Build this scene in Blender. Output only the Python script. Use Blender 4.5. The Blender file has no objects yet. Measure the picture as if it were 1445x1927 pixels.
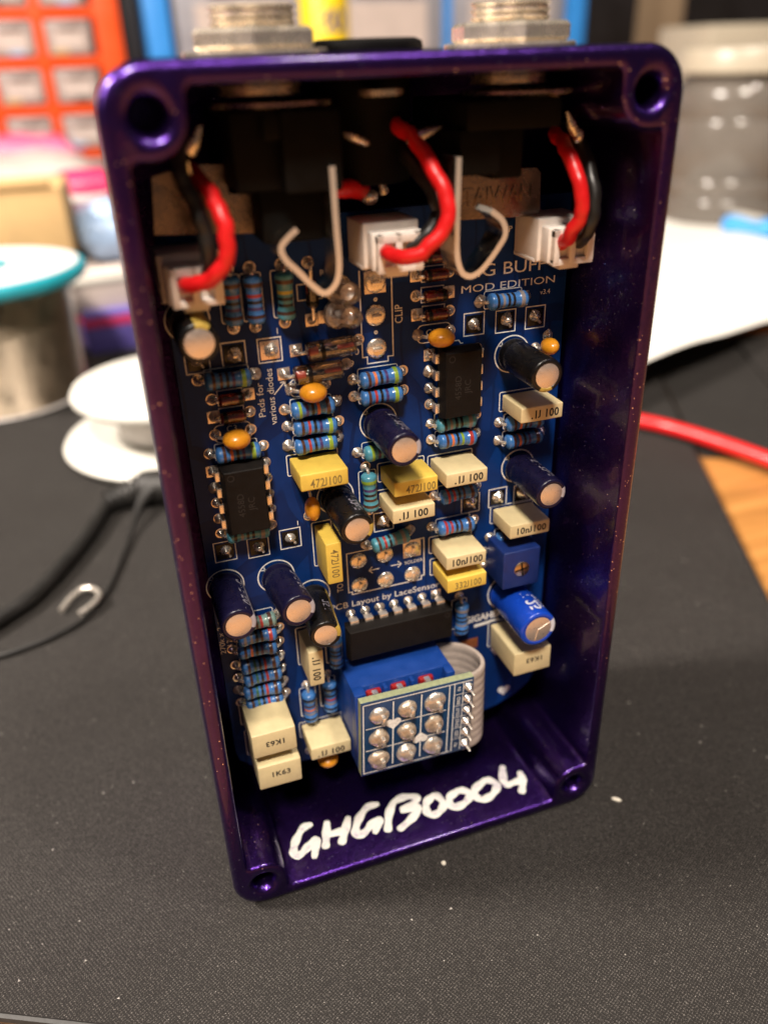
import bpy, bmesh, math, random
from mathutils import Vector, Matrix, Euler
from mathutils import noise as mnoise
random.seed(7)
R_ = math.radians
MM = 0.001
SC = bpy.context.scene
COL = SC.collection

# ------------------------------------------------------------------ camera
cam_d = bpy.data.cameras.new('camera')
cam = bpy.data.objects.new('camera', cam_d)
COL.objects.link(cam)
cam.location = (-3.407*MM, -89.973*MM, 120.731*MM)
cam.rotation_euler = (R_(61.063), R_(1.673), R_(-19.660))
cam_d.sensor_fit = 'VERTICAL'
cam_d.sensor_height = 36.0
cam_d.sensor_width = 36.0
cam_d.lens = 1560.0/1927.0*36.0
cam_d.clip_start = 0.005
cam_d.clip_end = 50.0
cam_d.dof.use_dof = True
cam_d.dof.focus_distance = 0.123
cam_d.dof.aperture_fstop = 11.5
SC.camera = cam

# ------------------------------------------------------------------ world, lamps, exposure
world = bpy.data.worlds.new('World')
SC.world = world
world.use_nodes = True
bgn = world.node_tree.nodes['Background']
bgn.inputs[0].default_value = (1.0, 0.88, 0.78, 1)
bgn.inputs[1].default_value = 0.06

def area_lamp(name, loc, target, size, power, color):
    d = bpy.data.lights.new(name, 'AREA')
    d.shape = 'DISK'
    d.size = size
    d.energy = power
    d.color = color
    o = bpy.data.objects.new(name, d)
    COL.objects.link(o)
    o.location = Vector(loc)
    o.rotation_euler = (Vector(target)-Vector(loc)).to_track_quat('-Z', 'Y').to_euler()
    return o
area_lamp('ceiling_lamp_front', (-0.30, -0.72, 1.30), (0.033, 0.02, 0.06), 0.22, 33.0, (1.0, 0.885, 0.765))
area_lamp('ceiling_lamp_side', (-0.62, 0.20, 0.72), (-0.02, 0.05, 0.0), 0.14, 22.0, (1.0, 0.89, 0.79))
area_lamp('ceiling_lamp_overhead', (0.38, -0.30, 1.35), (0.033, 0.0, 0.0), 0.13, 9.0, (1.0, 0.89, 0.79))
SC.view_settings.view_transform = 'Standard'
SC.view_settings.look = 'None'
SC.view_settings.exposure = 0.0
SC.view_settings.gamma = 1.0
SC.view_settings.use_curve_mapping = False
SC.cycles.max_bounces = 10
SC.cycles.transmission_bounces = 10
SC.cycles.sample_clamp_indirect = 6.0

# ------------------------------------------------------------------ materials
class NT:
    def __init__(s, name):
        s.m = bpy.data.materials.new(name)
        s.m.use_nodes = True
        s.t = s.m.node_tree
        s.b = s.t.nodes['Principled BSDF']
    def n(s, typ, **kw):
        x = s.t.nodes.new(typ)
        for k, v in kw.items():
            setattr(x, k, v)
        return x
    def l(s, a, b):
        s.t.links.new(a, b)
    def set(s, **kw):
        for k, v in kw.items():
            key = k.replace('_', ' ')
            s.b.inputs[key].default_value = v
    def coords(s):
        if not hasattr(s, 'tc'):
            s.tc = s.n('ShaderNodeTexCoord')
        return s.tc.outputs['Object']
    def noise(s, scale, detail=4, rough=0.6, vec=None):
        x = s.n('ShaderNodeTexNoise')
        x.inputs['Scale'].default_value = scale
        x.inputs['Detail'].default_value = detail
        x.inputs['Roughness'].default_value = rough
        s.l(vec or s.coords(), x.inputs['Vector'])
        return x
    def ramp(s, fac, stops):
        x = s.n('ShaderNodeValToRGB')
        e = x.color_ramp.elements
        e[0].position, e[0].color = stops[0][0], (*stops[0][1], 1)
        e[1].position, e[1].color = stops[-1][0], (*stops[-1][1], 1)
        for p, c in stops[1:-1]:
            q = e.new(p)
            q.color = (*c, 1)
        s.l(fac, x.inputs['Fac'])
        return x.outputs['Color']
    def bump(s, h, strength, dist=0.0001, normal_in=None):
        x = s.n('ShaderNodeBump')
        x.inputs['Strength'].default_value = strength
        x.inputs['Distance'].default_value = dist
        s.l(h, x.inputs['Height'])
        if normal_in is not None:
            s.l(normal_in, x.inputs['Normal'])
        return x.outputs['Normal']

def vmul(c, k):
    return tuple(min(1.0, max(0.0, v*k)) for v in c[:3])

def P(name, col, rough=0.5, metal=0.0, var=0.12, vs=300.0, bump=0.0, bs=2500.0, coat=0.0, spec=0.5, rvar=0.08, **kw):
    """Principled material with procedural colour, roughness and relief variation (scales are per metre)."""
    g = NT(name)
    nz = g.noise(vs, 5)
    c = g.ramp(nz.outputs['Fac'], [(0.3, vmul(col, 1-var)), (0.7, vmul(col, 1+var))])
    g.l(c, g.b.inputs['Base Color'])
    r = g.n('ShaderNodeMapRange')
    g.l(nz.outputs['Fac'], r.inputs['Value'])
    r.inputs['From Min'].default_value = 0.3
    r.inputs['From Max'].default_value = 0.7
    r.inputs['To Min'].default_value = max(0.02, rough-rvar)
    r.inputs['To Max'].default_value = min(1.0, rough+rvar)
    g.l(r.outputs['Result'], g.b.inputs['Roughness'])
    g.set(Metallic=metal, Coat_Weight=coat, Specular_IOR_Level=spec)
    for k, v in kw.items():
        g.b.inputs[k.replace('_', ' ')].default_value = v
    if bump > 0:
        b = g.noise(bs, 3)
        g.l(g.bump(b.outputs['Fac'], bump), g.b.inputs['Normal'])
    return g.m

M = {}
def purple_paint():
    g = NT('purple_metal_flake_paint')
    tc = g.coords()
    v = g.n('ShaderNodeTexVoronoi')
    v.inputs['Scale'].default_value = 7000.0
    g.l(tc, v.inputs['Vector'])
    # each flake leans its own way
    sub = g.n('ShaderNodeVectorMath', operation='SUBTRACT')
    g.l(v.outputs['Color'], sub.inputs[0])
    sub.inputs[1].default_value = (0.5, 0.5, 0.5)
    scl = g.n('ShaderNodeVectorMath', operation='SCALE')
    g.l(sub.outputs[0], scl.inputs[0])
    scl.inputs['Scale'].default_value = 0.24
    geo = g.n('ShaderNodeNewGeometry')
    add = g.n('ShaderNodeVectorMath', operation='ADD')
    g.l(geo.outputs['Normal'], add.inputs[0])
    g.l(scl.outputs[0], add.inputs[1])
    nrm = g.n('ShaderNodeVectorMath', operation='NORMALIZE')
    g.l(add.outputs[0], nrm.inputs[0])
    g.l(nrm.outputs[0], g.b.inputs['Normal'])
    nz = g.noise(160.0, 4)
    c = g.ramp(nz.outputs['Fac'], [(0.3, (0.040, 0.014, 0.125)), (0.7, (0.055, 0.019, 0.170))])
    # rare pale flakes
    sep = g.n('ShaderNodeSeparateColor')
    g.l(v.outputs['Color'], sep.inputs[0])
    gt = g.n('ShaderNodeMath', operation='GREATER_THAN')
    g.l(sep.outputs[0], gt.inputs[0])
    gt.inputs[1].default_value = 0.9958
    mix = g.n('ShaderNodeMix', data_type='RGBA')
    g.l(gt.outputs[0], mix.inputs[0])
    g.l(c, mix.inputs[6])
    mix.inputs[7].default_value = (0.75, 0.62, 0.95, 1)
    g.l(mix.outputs[2], g.b.inputs['Base Color'])
    rr = g.n('ShaderNodeMapRange')
    g.l(gt.outputs[0], rr.inputs['Value'])
    rr.inputs['To Min'].default_value = 0.30
    rr.inputs['To Max'].default_value = 0.12
    g.l(rr.outputs['Result'], g.b.inputs['Roughness'])
    g.set(Metallic=0.97, Coat_Weight=0.40, Coat_Roughness=0.09)
    n2 = g.noise(900.0, 3)
    g.l(g.bump(n2.outputs['Fac'], 0.16, 0.00008), g.b.inputs['Coat Normal'])
    return g.m
M['purple'] = purple_paint()

def pcb_mat():
    g = NT('blue_solder_mask')
    tc = g.coords()
    br = g.n('ShaderNodeTexBrick')
    br.inputs['Scale'].default_value = 150.0
    br.inputs['Mortar Size'].default_value = 0.035
    br.inputs['Row Height'].default_value = 0.19
    br.inputs['Brick Width'].default_value = 0.63
    nz0 = g.noise(45.0, 1)
    mixv = g.n('ShaderNodeVectorMath', operation='MULTIPLY_ADD')
    g.l(nz0.outputs['Color'], mixv.inputs[0])
    mixv.inputs[1].default_value = (0.006, 0.006, 0.006)
    g.l(tc, mixv.inputs[2])
    g.l(mixv.outputs[0], br.inputs['Vector'])
    br.inputs['Color1'].default_value = (0.0034, 0.034, 0.185, 1)
    br.inputs['Color2'].default_value = (0.0040, 0.042, 0.220, 1)
    br.inputs['Mortar'].default_value = (0.0028, 0.026, 0.140, 1)
    nz = g.noise(220.0, 5)
    mx = g.n('ShaderNodeMix', data_type='RGBA', blend_type='MULTIPLY')
    mx.inputs[0].default_value = 0.6
    g.l(br.outputs['Color'], mx.inputs[6])
    g.l(nz.outputs['Fac'], mx.inputs[7])
    g.l(mx.outputs[2], g.b.inputs['Base Color'])
    g.set(Roughness=0.36, Specular_IOR_Level=0.14)
    g.l(g.bump(br.outputs['Fac'], 0.35, 0.00004), g.b.inputs['Normal'])
    return g.m
M['pcb'] = pcb_mat()
M['pcb_edge'] = P('fibreglass_board_edge', (0.30, 0.33, 0.19), 0.6, var=0.2, vs=1500)
M['pcb_small'] = P('teal_blue_solder_mask', (0.006, 0.040, 0.115), 0.30, var=0.2, vs=400)
M['silk'] = P('white_board_print', (0.78, 0.77, 0.74), 0.7, var=0.22, vs=2500)
M['solder'] = P('bright_solder', (0.90, 0.83, 0.74), 0.25, 0.78, var=0.14, vs=1600, bump=0.6, bs=1500, rvar=0.1)
M['solder_dull'] = P('dull_solder', (0.70, 0.63, 0.55), 0.34, 0.75, var=0.2, vs=1800, bump=0.8, bs=1800)
M['copper'] = P('tinned_copper_pad', (0.82, 0.66, 0.56), 0.32, 0.7, var=0.15, vs=1500, bump=0.3)
M['joint_tan'] = P('flux_stained_solder', (0.60, 0.50, 0.39), 0.40, 0.65, var=0.3, vs=1100, bump=0.9, bs=1400)
M['spring_edge'] = P('strip_edge_painted_bright', (0.92, 0.84, 0.74), 0.22, 0.7, var=0.05, vs=300, rvar=0.04)  # lighter copy of the spring steel, edge highlight put into its colour
M['padtin'] = P('tinned_pad', (0.80, 0.70, 0.63), 0.30, 0.75, var=0.12, vs=1500, bump=0.3)
M['wire'] = P('tinned_wire', (0.88, 0.81, 0.72), 0.28, 0.8, var=0.1, vs=900)
M['nickel'] = P('nickel_plate', (0.86, 0.76, 0.62), 0.26, 0.85, var=0.08, vs=500, bump=0.15)
M['spring'] = P('spring_steel', (0.84, 0.74, 0.62), 0.20, 1.0, var=0.1, vs=600)
M['plate'] = P('jack_steel_plate', (0.30, 0.235, 0.20), 0.26, 1.0, var=0.12, vs=400, bump=0.2)
M['blackpl'] = P('black_plastic', (0.0045, 0.0042, 0.004), 0.6, var=0.3, vs=400, bump=0.2, spec=0.08)
M['ic'] = P('black_epoxy', (0.0065, 0.0050, 0.0044), 0.62, var=0.25, vs=900, bump=0.4, bs=6000, spec=0.18)
M['icmark'] = P('grey_laser_mark', (0.013, 0.0105, 0.0095), 0.7, var=0.3, vs=3000)
M['cream'] = P('cream_capacitor_case', (0.66, 0.55, 0.31), 0.52, var=0.07, vs=500, bump=0.35, bs=7000)
M['yellow'] = P('yellow_capacitor_case', (0.74, 0.52, 0.085), 0.50, var=0.07, vs=500, bump=0.35, bs=7000)
M['ink'] = P('black_ink', (0.025, 0.022, 0.020), 0.7, var=0.4, vs=3500)
M['inkbrown'] = P('faded_brown_ink', (0.24, 0.17, 0.05), 0.7, var=0.4, vs=3500)
M['orange'] = P('orange_ceramic_dip', (0.62, 0.25, 0.014), 0.30, var=0.15, vs=700, bump=0.25, bs=1200, coat=0.3)
M['rblue'] = P('blue_resistor_lacquer', (0.045, 0.165, 0.44), 0.28, var=0.15, vs=900, bump=0.15, bs=1500, coat=0.3)
M['rteal'] = P('teal_resistor_lacquer', (0.070, 0.270, 0.36), 0.32, var=0.15, vs=900, bump=0.15, coat=0.2)
M['rpale'] = P('pale_green_resistor_lacquer', (0.16, 0.26, 0.24), 0.34, var=0.15, vs=900, bump=0.15, coat=0.2)
for k, c in dict(br=(0.060, 0.022, 0.014), rd=(0.34, 0.030, 0.028), og=(0.60, 0.16, 0.05), gn=(0.22, 0.34, 0.035), vi=(0.055, 0.030, 0.12), bk=(0.010, 0.010, 0.012),
                 gy=(0.22, 0.20, 0.20), dg=(0.035, 0.12, 0.075), ye=(0.55, 0.45, 0.05)).items():
    M['b_'+k] = P('band_'+k, c, 0.34, var=0.15, vs=1500, coat=0.2)
M['sl_black'] = P('black_sleeve', (0.006, 0.0056, 0.006), 0.28, var=0.25, vs=500, bump=0.1, spec=0.35)
M['sl_navy'] = P('navy_sleeve', (0.0065, 0.0055, 0.024), 0.28, var=0.25, vs=500, bump=0.1, spec=0.35)
M['sl_blue'] = P('bright_blue_sleeve', (0.006, 0.050, 0.42), 0.22, var=0.12, vs=300, bump=0.1)
M['stripe_grey'] = P('grey_sleeve_stripe', (0.36, 0.34, 0.38), 0.35, var=0.15, vs=700)
M['stripe_dim'] = P('dim_sleeve_print', (0.19, 0.18, 0.22), 0.4, var=0.35, vs=1800)
M['stripe_gold'] = P('gold_sleeve_stripe', (0.42, 0.30, 0.060), 0.35, var=0.25, vs=1200)
M['stripe_white'] = P('white_sleeve_print', (0.62, 0.64, 0.72), 0.4, var=0.12, vs=900)
M['can'] = P('brushed_aluminium_can', (0.78, 0.71, 0.655), 0.33, 0.8, var=0.06, vs=1500, bump=0.2, bs=6000)
M['trimblue'] = P('blue_trimmer_plastic', (0.0045, 0.022, 0.135), 0.45, var=0.15, vs=500, bump=0.3, bs=5000)
M['brass'] = P('brass_screw', (0.66, 0.50, 0.30), 0.32, 1.0, var=0.15, vs=1500, bump=0.2)
M['white_pl'] = P('off_white_nylon', (0.76, 0.70, 0.64), 0.45, var=0.08, vs=400, bump=0.15, Subsurface_Weight=0.08, Subsurface_Radius=(0.001, 0.0007, 0.0005))
M['red'] = P('red_wire_insulation', (0.62, 0.010, 0.012), 0.36, var=0.1, vs=400, bump=0.2, bs=1500)
M['blackwire'] = P('black_wire_insulation', (0.012, 0.011, 0.010), 0.4, var=0.3, vs=400)
M['redpl'] = P('red_switch_insert', (0.26, 0.008, 0.008), 0.4, var=0.15, vs=800)
M['swblue'] = P('blue_switch_plastic', (0.006, 0.042, 0.23), 0.38, var=0.12, vs=300, bump=0.25, bs=4000)
M['ribbon'] = P('grey_ribbon_cable', (0.42, 0.35, 0.30), 0.5, var=0.1, vs=500, bump=0.2)
def marker_mat():
    g = NT('white_paint_marker')
    nz = g.noise(520.0, 6, 0.7)
    g.l(g.ramp(nz.outputs['Fac'], [(0.30, (0.34, 0.28, 0.42)), (0.44, (0.66, 0.64, 0.61)), (0.72, (0.76, 0.75, 0.71))]), g.b.inputs['Base Color'])
    g.set(Roughness=0.5)
    g.l(g.bump(nz.outputs['Fac'], 0.6), g.b.inputs['Normal'])
    return g.m
M['marker'] = marker_mat()
M['redphen'] = P('brown_phenolic', (0.20, 0.060, 0.018), 0.5, var=0.2, vs=600)

def glass_mat(name, col, rough=0.03):
    g = NT(name)
    nz = g.noise(900.0, 3)
    g.l(g.ramp(nz.outputs['Fac'], [(0.3, vmul(col, 0.94)), (0.7, col)]), g.b.inputs['Base Color'])
    g.set(Roughness=rough, Transmission_Weight=1.0, IOR=1.48)
    return g.m
M['glass'] = glass_mat('clear_glass', (0.97, 0.94, 0.90))
M['glass_red'] = glass_mat('amber_red_glass', (0.80, 0.20, 0.10), 0.08)
def clear_mat(name, tint, gloss=0.10, rough=0.04):
    # clear resin or glass: light passes straight through, the skin reflects more at grazing angles
    g = NT(name)
    g.t.nodes.remove(g.b)
    out = [n for n in g.t.nodes if n.type == 'OUTPUT_MATERIAL'][0]
    tr = g.n('ShaderNodeBsdfTransparent')
    tr.inputs[0].default_value = (*tint, 1)
    gl = g.n('ShaderNodeBsdfGlossy')
    gl.inputs['Roughness'].default_value = rough
    fr = g.n('ShaderNodeLayerWeight')
    fr.inputs['Blend'].default_value = 0.42
    nz = g.noise(1400.0, 3)
    g.l(g.bump(nz.outputs['Fac'], 0.5, 0.0002), gl.inputs['Normal'])
    ad = g.n('ShaderNodeMath', operation='MULTIPLY_ADD')
    g.l(fr.outputs['Fresnel'], ad.inputs[0])
    ad.inputs[1].default_value = 0.8
    ad.inputs[2].default_value = gloss
    mx = g.n('ShaderNodeMixShader')
    g.l(ad.outputs[0], mx.inputs[0])
    g.l(tr.outputs[0], mx.inputs[1])
    g.l(gl.outputs[0], mx.inputs[2])
    g.l(mx.outputs[0], out.inputs['Surface'])
    return g.m
M['epoxy'] = clear_mat('clear_epoxy', (0.97, 0.94, 0.93), 0.12)
M['glass'] = clear_mat('clear_glass', (0.90, 0.84, 0.80), 0.12)
M['glass_red'] = clear_mat('amber_red_glass', (0.80, 0.30, 0.18), 0.08, 0.08)
M['cup'] = P('silvered_reflector', (0.97, 0.90, 0.86), 0.30, 0.15, var=0.1, vs=2000, bump=0.6, bs=2500)

def cloth_mat():
    g = NT('dark_woven_mat_cloth')
    tc = g.coords()
    mp = g.n('ShaderNodeMapping')
    mp.inputs['Rotation'].default_value = (0, 0, R_(62))
    g.l(tc, mp.inputs['Vector'])
    nzw = g.noise(260.0, 2, vec=mp.outputs[0])
    ws = []
    for d, sc in (('X', 2500.0), ('Y', 2100.0)):
        w = g.n('ShaderNodeTexWave', wave_type='BANDS', bands_direction=d)
        w.inputs['Scale'].default_value = sc/6.2832*2
        w.inputs['Distortion'].default_value = 7.0
        w.inputs['Detail'].default_value = 2.0
        w.inputs['Detail Scale'].default_value = 9.0
        g.l(mp.outputs[0], w.inputs['Vector'])
        ws.append(w)
    mul = g.n('ShaderNodeMath', operation='MULTIPLY')
    g.l(ws[0].outputs['Fac'], mul.inputs[0])
    g.l(ws[1].outputs['Fac'], mul.inputs[1])
    nf = g.noise(3600.0, 3)
    m2 = g.n('ShaderNodeMath', operation='MULTIPLY')
    g.l(mul.outputs[0], m2.inputs[0])
    g.l(nf.outputs['Fac'], m2.inputs[1])
    c = g.ramp(m2.outputs[0], [(0.0, (0.0125, 0.0112, 0.0104)), (0.26, (0.041, 0.0372, 0.0345)), (0.55, (0.26, 0.24, 0.22))])
    big = g.noise(28.0, 4)
    bc = g.ramp(big.outputs['Fac'], [(0.3, (0.82, 0.80, 0.79)), (0.7, (1.0, 1.0, 1.0))])
    mx = g.n('ShaderNodeMix', data_type='RGBA', blend_type='MULTIPLY')
    mx.inputs[0].default_value = 1.0
    g.l(c, mx.inputs[6])
    g.l(bc, mx.inputs[7])
    g.l(mx.outputs[2], g.b.inputs['Base Color'])
    g.set(Roughness=0.7, Specular_IOR_Level=0.22)
    g.l(g.bump(m2.outputs[0], 0.9, 0.00022), g.b.inputs['Normal'])
    return g.m
M['cloth'] = cloth_mat()

def wood_mat():
    g = NT('honey_wood_table')
    mp = g.n('ShaderNodeMapping')
    mp.inputs['Rotation'].default_value = (0, 0, R_(28))
    mp.inputs['Scale'].default_value = (12, 160, 40)
    g.l(g.coords(), mp.inputs['Vector'])
    nz = g.noise(1.2, 8, 0.65, vec=mp.outputs[0])
    c = g.ramp(nz.outputs['Fac'], [(0.25, (0.25, 0.105, 0.026)), (0.5, (0.38, 0.170, 0.044)), (0.75, (0.50, 0.24, 0.072))])
    g.l(c, g.b.inputs['Base Color'])
    g.set(Roughness=0.38, Coat_Weight=0.25, Coat_Roughness=0.2)
    g.l(g.bump(nz.outputs['Fac'], 0.2, 0.0002), g.b.inputs['Normal'])
    return g.m
M['wood'] = wood_mat()
M['drawer_orange'] = P('orange_cabinet_plastic', (0.78, 0.085, 0.012), 0.4, var=0.06, vs=30)
M['drawer_blue'] = P('blue_cabinet_plastic', (0.035, 0.26, 0.72), 0.4, var=0.06, vs=30)
M['drawer_clear'] = P('frosted_drawer_plastic', (0.42, 0.345, 0.325), 0.35, var=0.10, vs=60, Transmission_Weight=0.15)
M['drawer_grey'] = P('grey_drawer_plastic', (0.34, 0.34, 0.38), 0.35, var=0.12, vs=60, Transmission_Weight=0.15)
M['paper'] = P('white_paper', (0.80, 0.78, 0.72), 0.75, var=0.05, vs=40, bump=0.2, bs=300)
M['label_paper'] = P('label_paper', (0.54, 0.46, 0.42), 0.75, var=0.08, vs=60)
M['spoolwhite'] = P('white_reel_plastic', (0.60, 0.585, 0.53), 0.42, var=0.04, vs=80)
M['teal'] = P('teal_spool_plastic', (0.012, 0.33, 0.42), 0.4, var=0.06, vs=80)
M['spoollabel'] = P('pale_spool_label', (0.66, 0.62, 0.60), 0.55, var=0.10, vs=120)
M['tin'] = P('wound_solder_wire', (0.48, 0.39, 0.29), 0.34, 1.0, var=0.08, vs=200)
M['card'] = P('tan_cardboard', (0.58, 0.38, 0.17), 0.8, var=0.08, vs=80)
M['pinkpl'] = P('pink_plastic_film', (0.74, 0.11, 0.27), 0.4, var=0.1, vs=40)
M['bagwhite'] = P('white_plastic_film', (0.58, 0.555, 0.51), 0.35, var=0.08, vs=40)
M['rubber'] = P('black_rubber', (0.014, 0.013, 0.012), 0.5, var=0.25, vs=200, bump=0.2, bs=800)
M['dark'] = P('dark_case_plastic', (0.012, 0.010, 0.011), 0.6, var=0.25, vs=30)
M['notebook'] = P('dark_grey_cover', (0.050, 0.046, 0.044), 0.6, var=0.15, vs=60, bump=0.2)
M['purplebox'] = P('violet_carton', (0.11, 0.085, 0.34), 0.5, var=0.12, vs=60)
M['ltblue'] = P('pale_blue_film', (0.32, 0.45, 0.66), 0.35, var=0.1, vs=60)
M['salmon'] = P('salmon_red_paint', (0.55, 0.10, 0.07), 0.4, var=0.15, vs=900)
M['magenta'] = P('magenta_plastic', (0.55, 0.03, 0.12), 0.4, var=0.1, vs=60)
M['canyellow'] = P('yellow_can_print', (0.80, 0.58, 0.015), 0.35, var=0.05, vs=60)
M['canblue'] = P('deep_blue_can_print', (0.05, 0.04, 0.22), 0.35, var=0.1, vs=60)
M['beige'] = P('beige_post', (0.34, 0.25, 0.16), 0.6, var=0.08, vs=20)
M['wall'] = P('dark_wall_paint', (0.030, 0.022, 0.020), 0.8, var=0.2, vs=8)
M['bluepl'] = P('sky_blue_pen_plastic', (0.03, 0.30, 0.72), 0.35, var=0.06, vs=100)
M['crumb'] = P('pale_crumb', (0.62, 0.57, 0.48), 0.7, var=0.15, vs=2000)
M['dust'] = P('pale_dust', (0.42, 0.39, 0.36), 0.8, var=0.2, vs=3000)
M['jarpl'] = P('cloudy_jar_plastic', (0.26, 0.23, 0.20), 0.16, var=0.12, vs=30, Transmission_Weight=0.45)
M['jarlid'] = P('ivory_lid_plastic', (0.44, 0.39, 0.30), 0.35, var=0.05, vs=40)
M['jarfill'] = P('amber_jar_content', (0.52, 0.30, 0.13), 0.6, var=0.25, vs=60)

# ------------------------------------------------------------------ mesh builder (millimetres)
class MB:
    def __init__(s):
        s.v, s.f, s.mi = [], [], []
    def add(s, verts, faces, mi=0):
        o = len(s.v)
        s.v += [tuple(p) for p in verts]
        for k, f in enumerate(faces):
            s.f.append([i+o for i in f])
            s.mi.append(mi[k] if isinstance(mi, list) else mi)
        return s
    def box(s, lo, hi, bev=0.0, mi=0, seg=2):
        bm = bmesh.new()
        bmesh.ops.create_cube(bm, size=1.0)
        c = [(a+b)/2 for a, b in zip(lo, hi)]
        d = [abs(b-a) for a, b in zip(lo, hi)]
        for v in bm.verts:
            v.co = Vector((c[0]+v.co.x*d[0], c[1]+v.co.y*d[1], c[2]+v.co.z*d[2]))
        if bev > 0:
            bmesh.ops.bevel(bm, geom=bm.edges[:], offset=min(bev, min(d)*0.45), segments=seg, affect='EDGES', profile=0.5)
        bm.verts.index_update()
        s.add([v.co[:] for v in bm.verts], [[v.index for v in f.verts] for f in bm.faces], mi)
        bm.free()
        return s
    def lathe(s, prof, o=(0, 0, 0), ax=(0, 0, 1), seg=24, mi=0, mifun=None, cap=True, wob=0.0, sd=0):
        """prof: list of (r, h) along axis ax from o."""
        A = Vector(ax).normalized()
        X = A.orthogonal().normalized() if abs(A.z) < 0.9 else Vector((1, 0, 0))
        Y = A.cross(X).normalized()
        X = Y.cross(A)
        vs, fs, ms = [], [], []
        O = Vector(o)
        for k, (r, h) in enumerate(prof):
            for j in range(seg):
                a = 2*math.pi*j/seg
                rr = r
                if wob:
                    rr *= 1+wob*(mnoise.noise(Vector((math.cos(a)*1.3+sd*3.1, math.sin(a)*1.3, h*1.1+sd)))*2)
                vs.append(O+A*h+X*(rr*math.cos(a))+Y*(rr*math.sin(a)))
        for k in range(len(prof)-1):
            for j in range(seg):
                j2 = (j+1) % seg
                fs.append([k*seg+j, k*seg+j2, (k+1)*seg+j2, (k+1)*seg+j])
                ms.append(mifun(k, j) if mifun else mi)
        if cap:
            if prof[0][0] > 1e-6:
                fs.append([j for j in range(seg)][::-1])
                ms.append(mifun(0, -1) if mifun else mi)
            if prof[-1][0] > 1e-6:
                fs.append([(len(prof)-1)*seg+j for j in range(seg)])
                ms.append(mifun(len(prof)-2, -1) if mifun else mi)
        return s.add(vs, fs, ms)
    def tube(s, pts, r, seg=10, mi=0, cap=True, sq=1.0):
        pts = [Vector(p) for p in pts]
        n = len(pts)
        rs = r if isinstance(r, (list, tuple)) else [r]*n
        vs, fs = [], []
        T0 = (pts[1]-pts[0]).normalized()
        U = T0.orthogonal().normalized()
        for i in range(n):
            T = (pts[min(i+1, n-1)]-pts[max(i-1, 0)]).normalized()
            U = (U-T*U.dot(T)).normalized()
            V = T.cross(U)
            for j in range(seg):
                a = 2*math.pi*j/seg
                vs.append(pts[i]+U*(rs[i]*math.cos(a))+V*(rs[i]*sq*math.sin(a)))
        for i in range(n-1):
            for j in range(seg):
                j2 = (j+1) % seg
                fs.append([i*seg+j, i*seg+j2, (i+1)*seg+j2, (i+1)*seg+j])
        if cap:
            fs.append(list(range(seg))[::-1])
            fs.append([(n-1)*seg+j for j in range(seg)])
        return s.add(vs, fs, mi)
    def prism(s, poly, z0, z1, mi=0, plane='xy'):
        n = len(poly)
        def m(p, h):
            return {'xy': (p[0], p[1], h), 'xz': (p[0], h, p[1]), 'yz': (h, p[0], p[1])}[plane]
        vs = [m(p, z0) for p in poly]+[m(p, z1) for p in poly]
        fs = [list(range(n))[::-1], [n+i for i in range(n)]]
        fs += [[i, (i+1) % n, n+(i+1) % n, n+i] for i in range(n)]
        return s.add(vs, fs, mi)
    def ellipsoid(s, c, r, seg=20, rings=12, mi=0, fn=None):
        vs, fs = [], []
        for i in range(rings+1):
            t = math.pi*i/rings
            for j in range(seg):
                a = 2*math.pi*j/seg
                p = Vector((r[0]*math.sin(t)*math.cos(a), r[1]*math.sin(t)*math.sin(a), r[2]*math.cos(t)))
                if fn:
                    p = fn(p)
                vs.append(Vector(c)+p)
        for i in range(rings):
            for j in range(seg):
                j2 = (j+1) % seg
                fs.append([i*seg+j, (i+1)*seg+j, (i+1)*seg+j2, i*seg+j2])
        return s.add(vs, fs, mi)
    def mesh(s, name, mats, smooth=True, angle=35):
        me = bpy.data.meshes.new(name)
        bm = bmesh.new()
        bv = [bm.verts.new((p[0]*MM, p[1]*MM, p[2]*MM)) for p in s.v]
        bm.verts.ensure_lookup_table()
        for f, mi in zip(s.f, s.mi):
            try:
                bf = bm.faces.new([bv[i] for i in f])
                bf.material_index = mi
            except ValueError:
                pass
        bmesh.ops.remove_doubles(bm, verts=bm.verts, dist=0.002*MM)
        bmesh.ops.recalc_face_normals(bm, faces=bm.faces)
        if smooth:
            for f in bm.faces:
                f.smooth = True
            ca = math.cos(R_(angle))
            for e in bm.edges:
                if len(e.link_faces) == 2 and e.link_faces[0].normal.dot(e.link_faces[1].normal) < ca:
                    e.smooth = False
        bm.to_mesh(me)
        bm.free()
        for m in (mats if isinstance(mats, (list, tuple)) else [mats]):
            me.materials.append(M[m])
        return me

def link(name, me, parent=None, loc=(0, 0, 0), mat=None, label=None, cat=None, group=None, kind=None):
    o = bpy.data.objects.new(name, me)
    COL.objects.link(o)
    if parent is not None:
        o.parent = parent
    if mat is not None:
        o.matrix_basis = mat
    else:
        o.location = Vector(loc)*MM
    if label:
        o['label'] = label
    if cat:
        o['category'] = cat
    if group:
        o['group'] = group
    if kind:
        o['kind'] = kind
    return o

def BM_(x, z, th=0.0, y=18.0, tilt=(0, 0)):
    """Frame on the circuit board: local x along the board, local y up, local z out of the board."""
    return (Matrix.Translation(Vector((x, y, z))*MM) @ Matrix.Rotation(R_(90), 4, 'X') @ Matrix.Rotation(R_(th), 4, 'Z')
            @ Matrix.Rotation(R_(tilt[0]), 4, 'X') @ Matrix.Rotation(R_(tilt[1]), 4, 'Y'))

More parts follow.
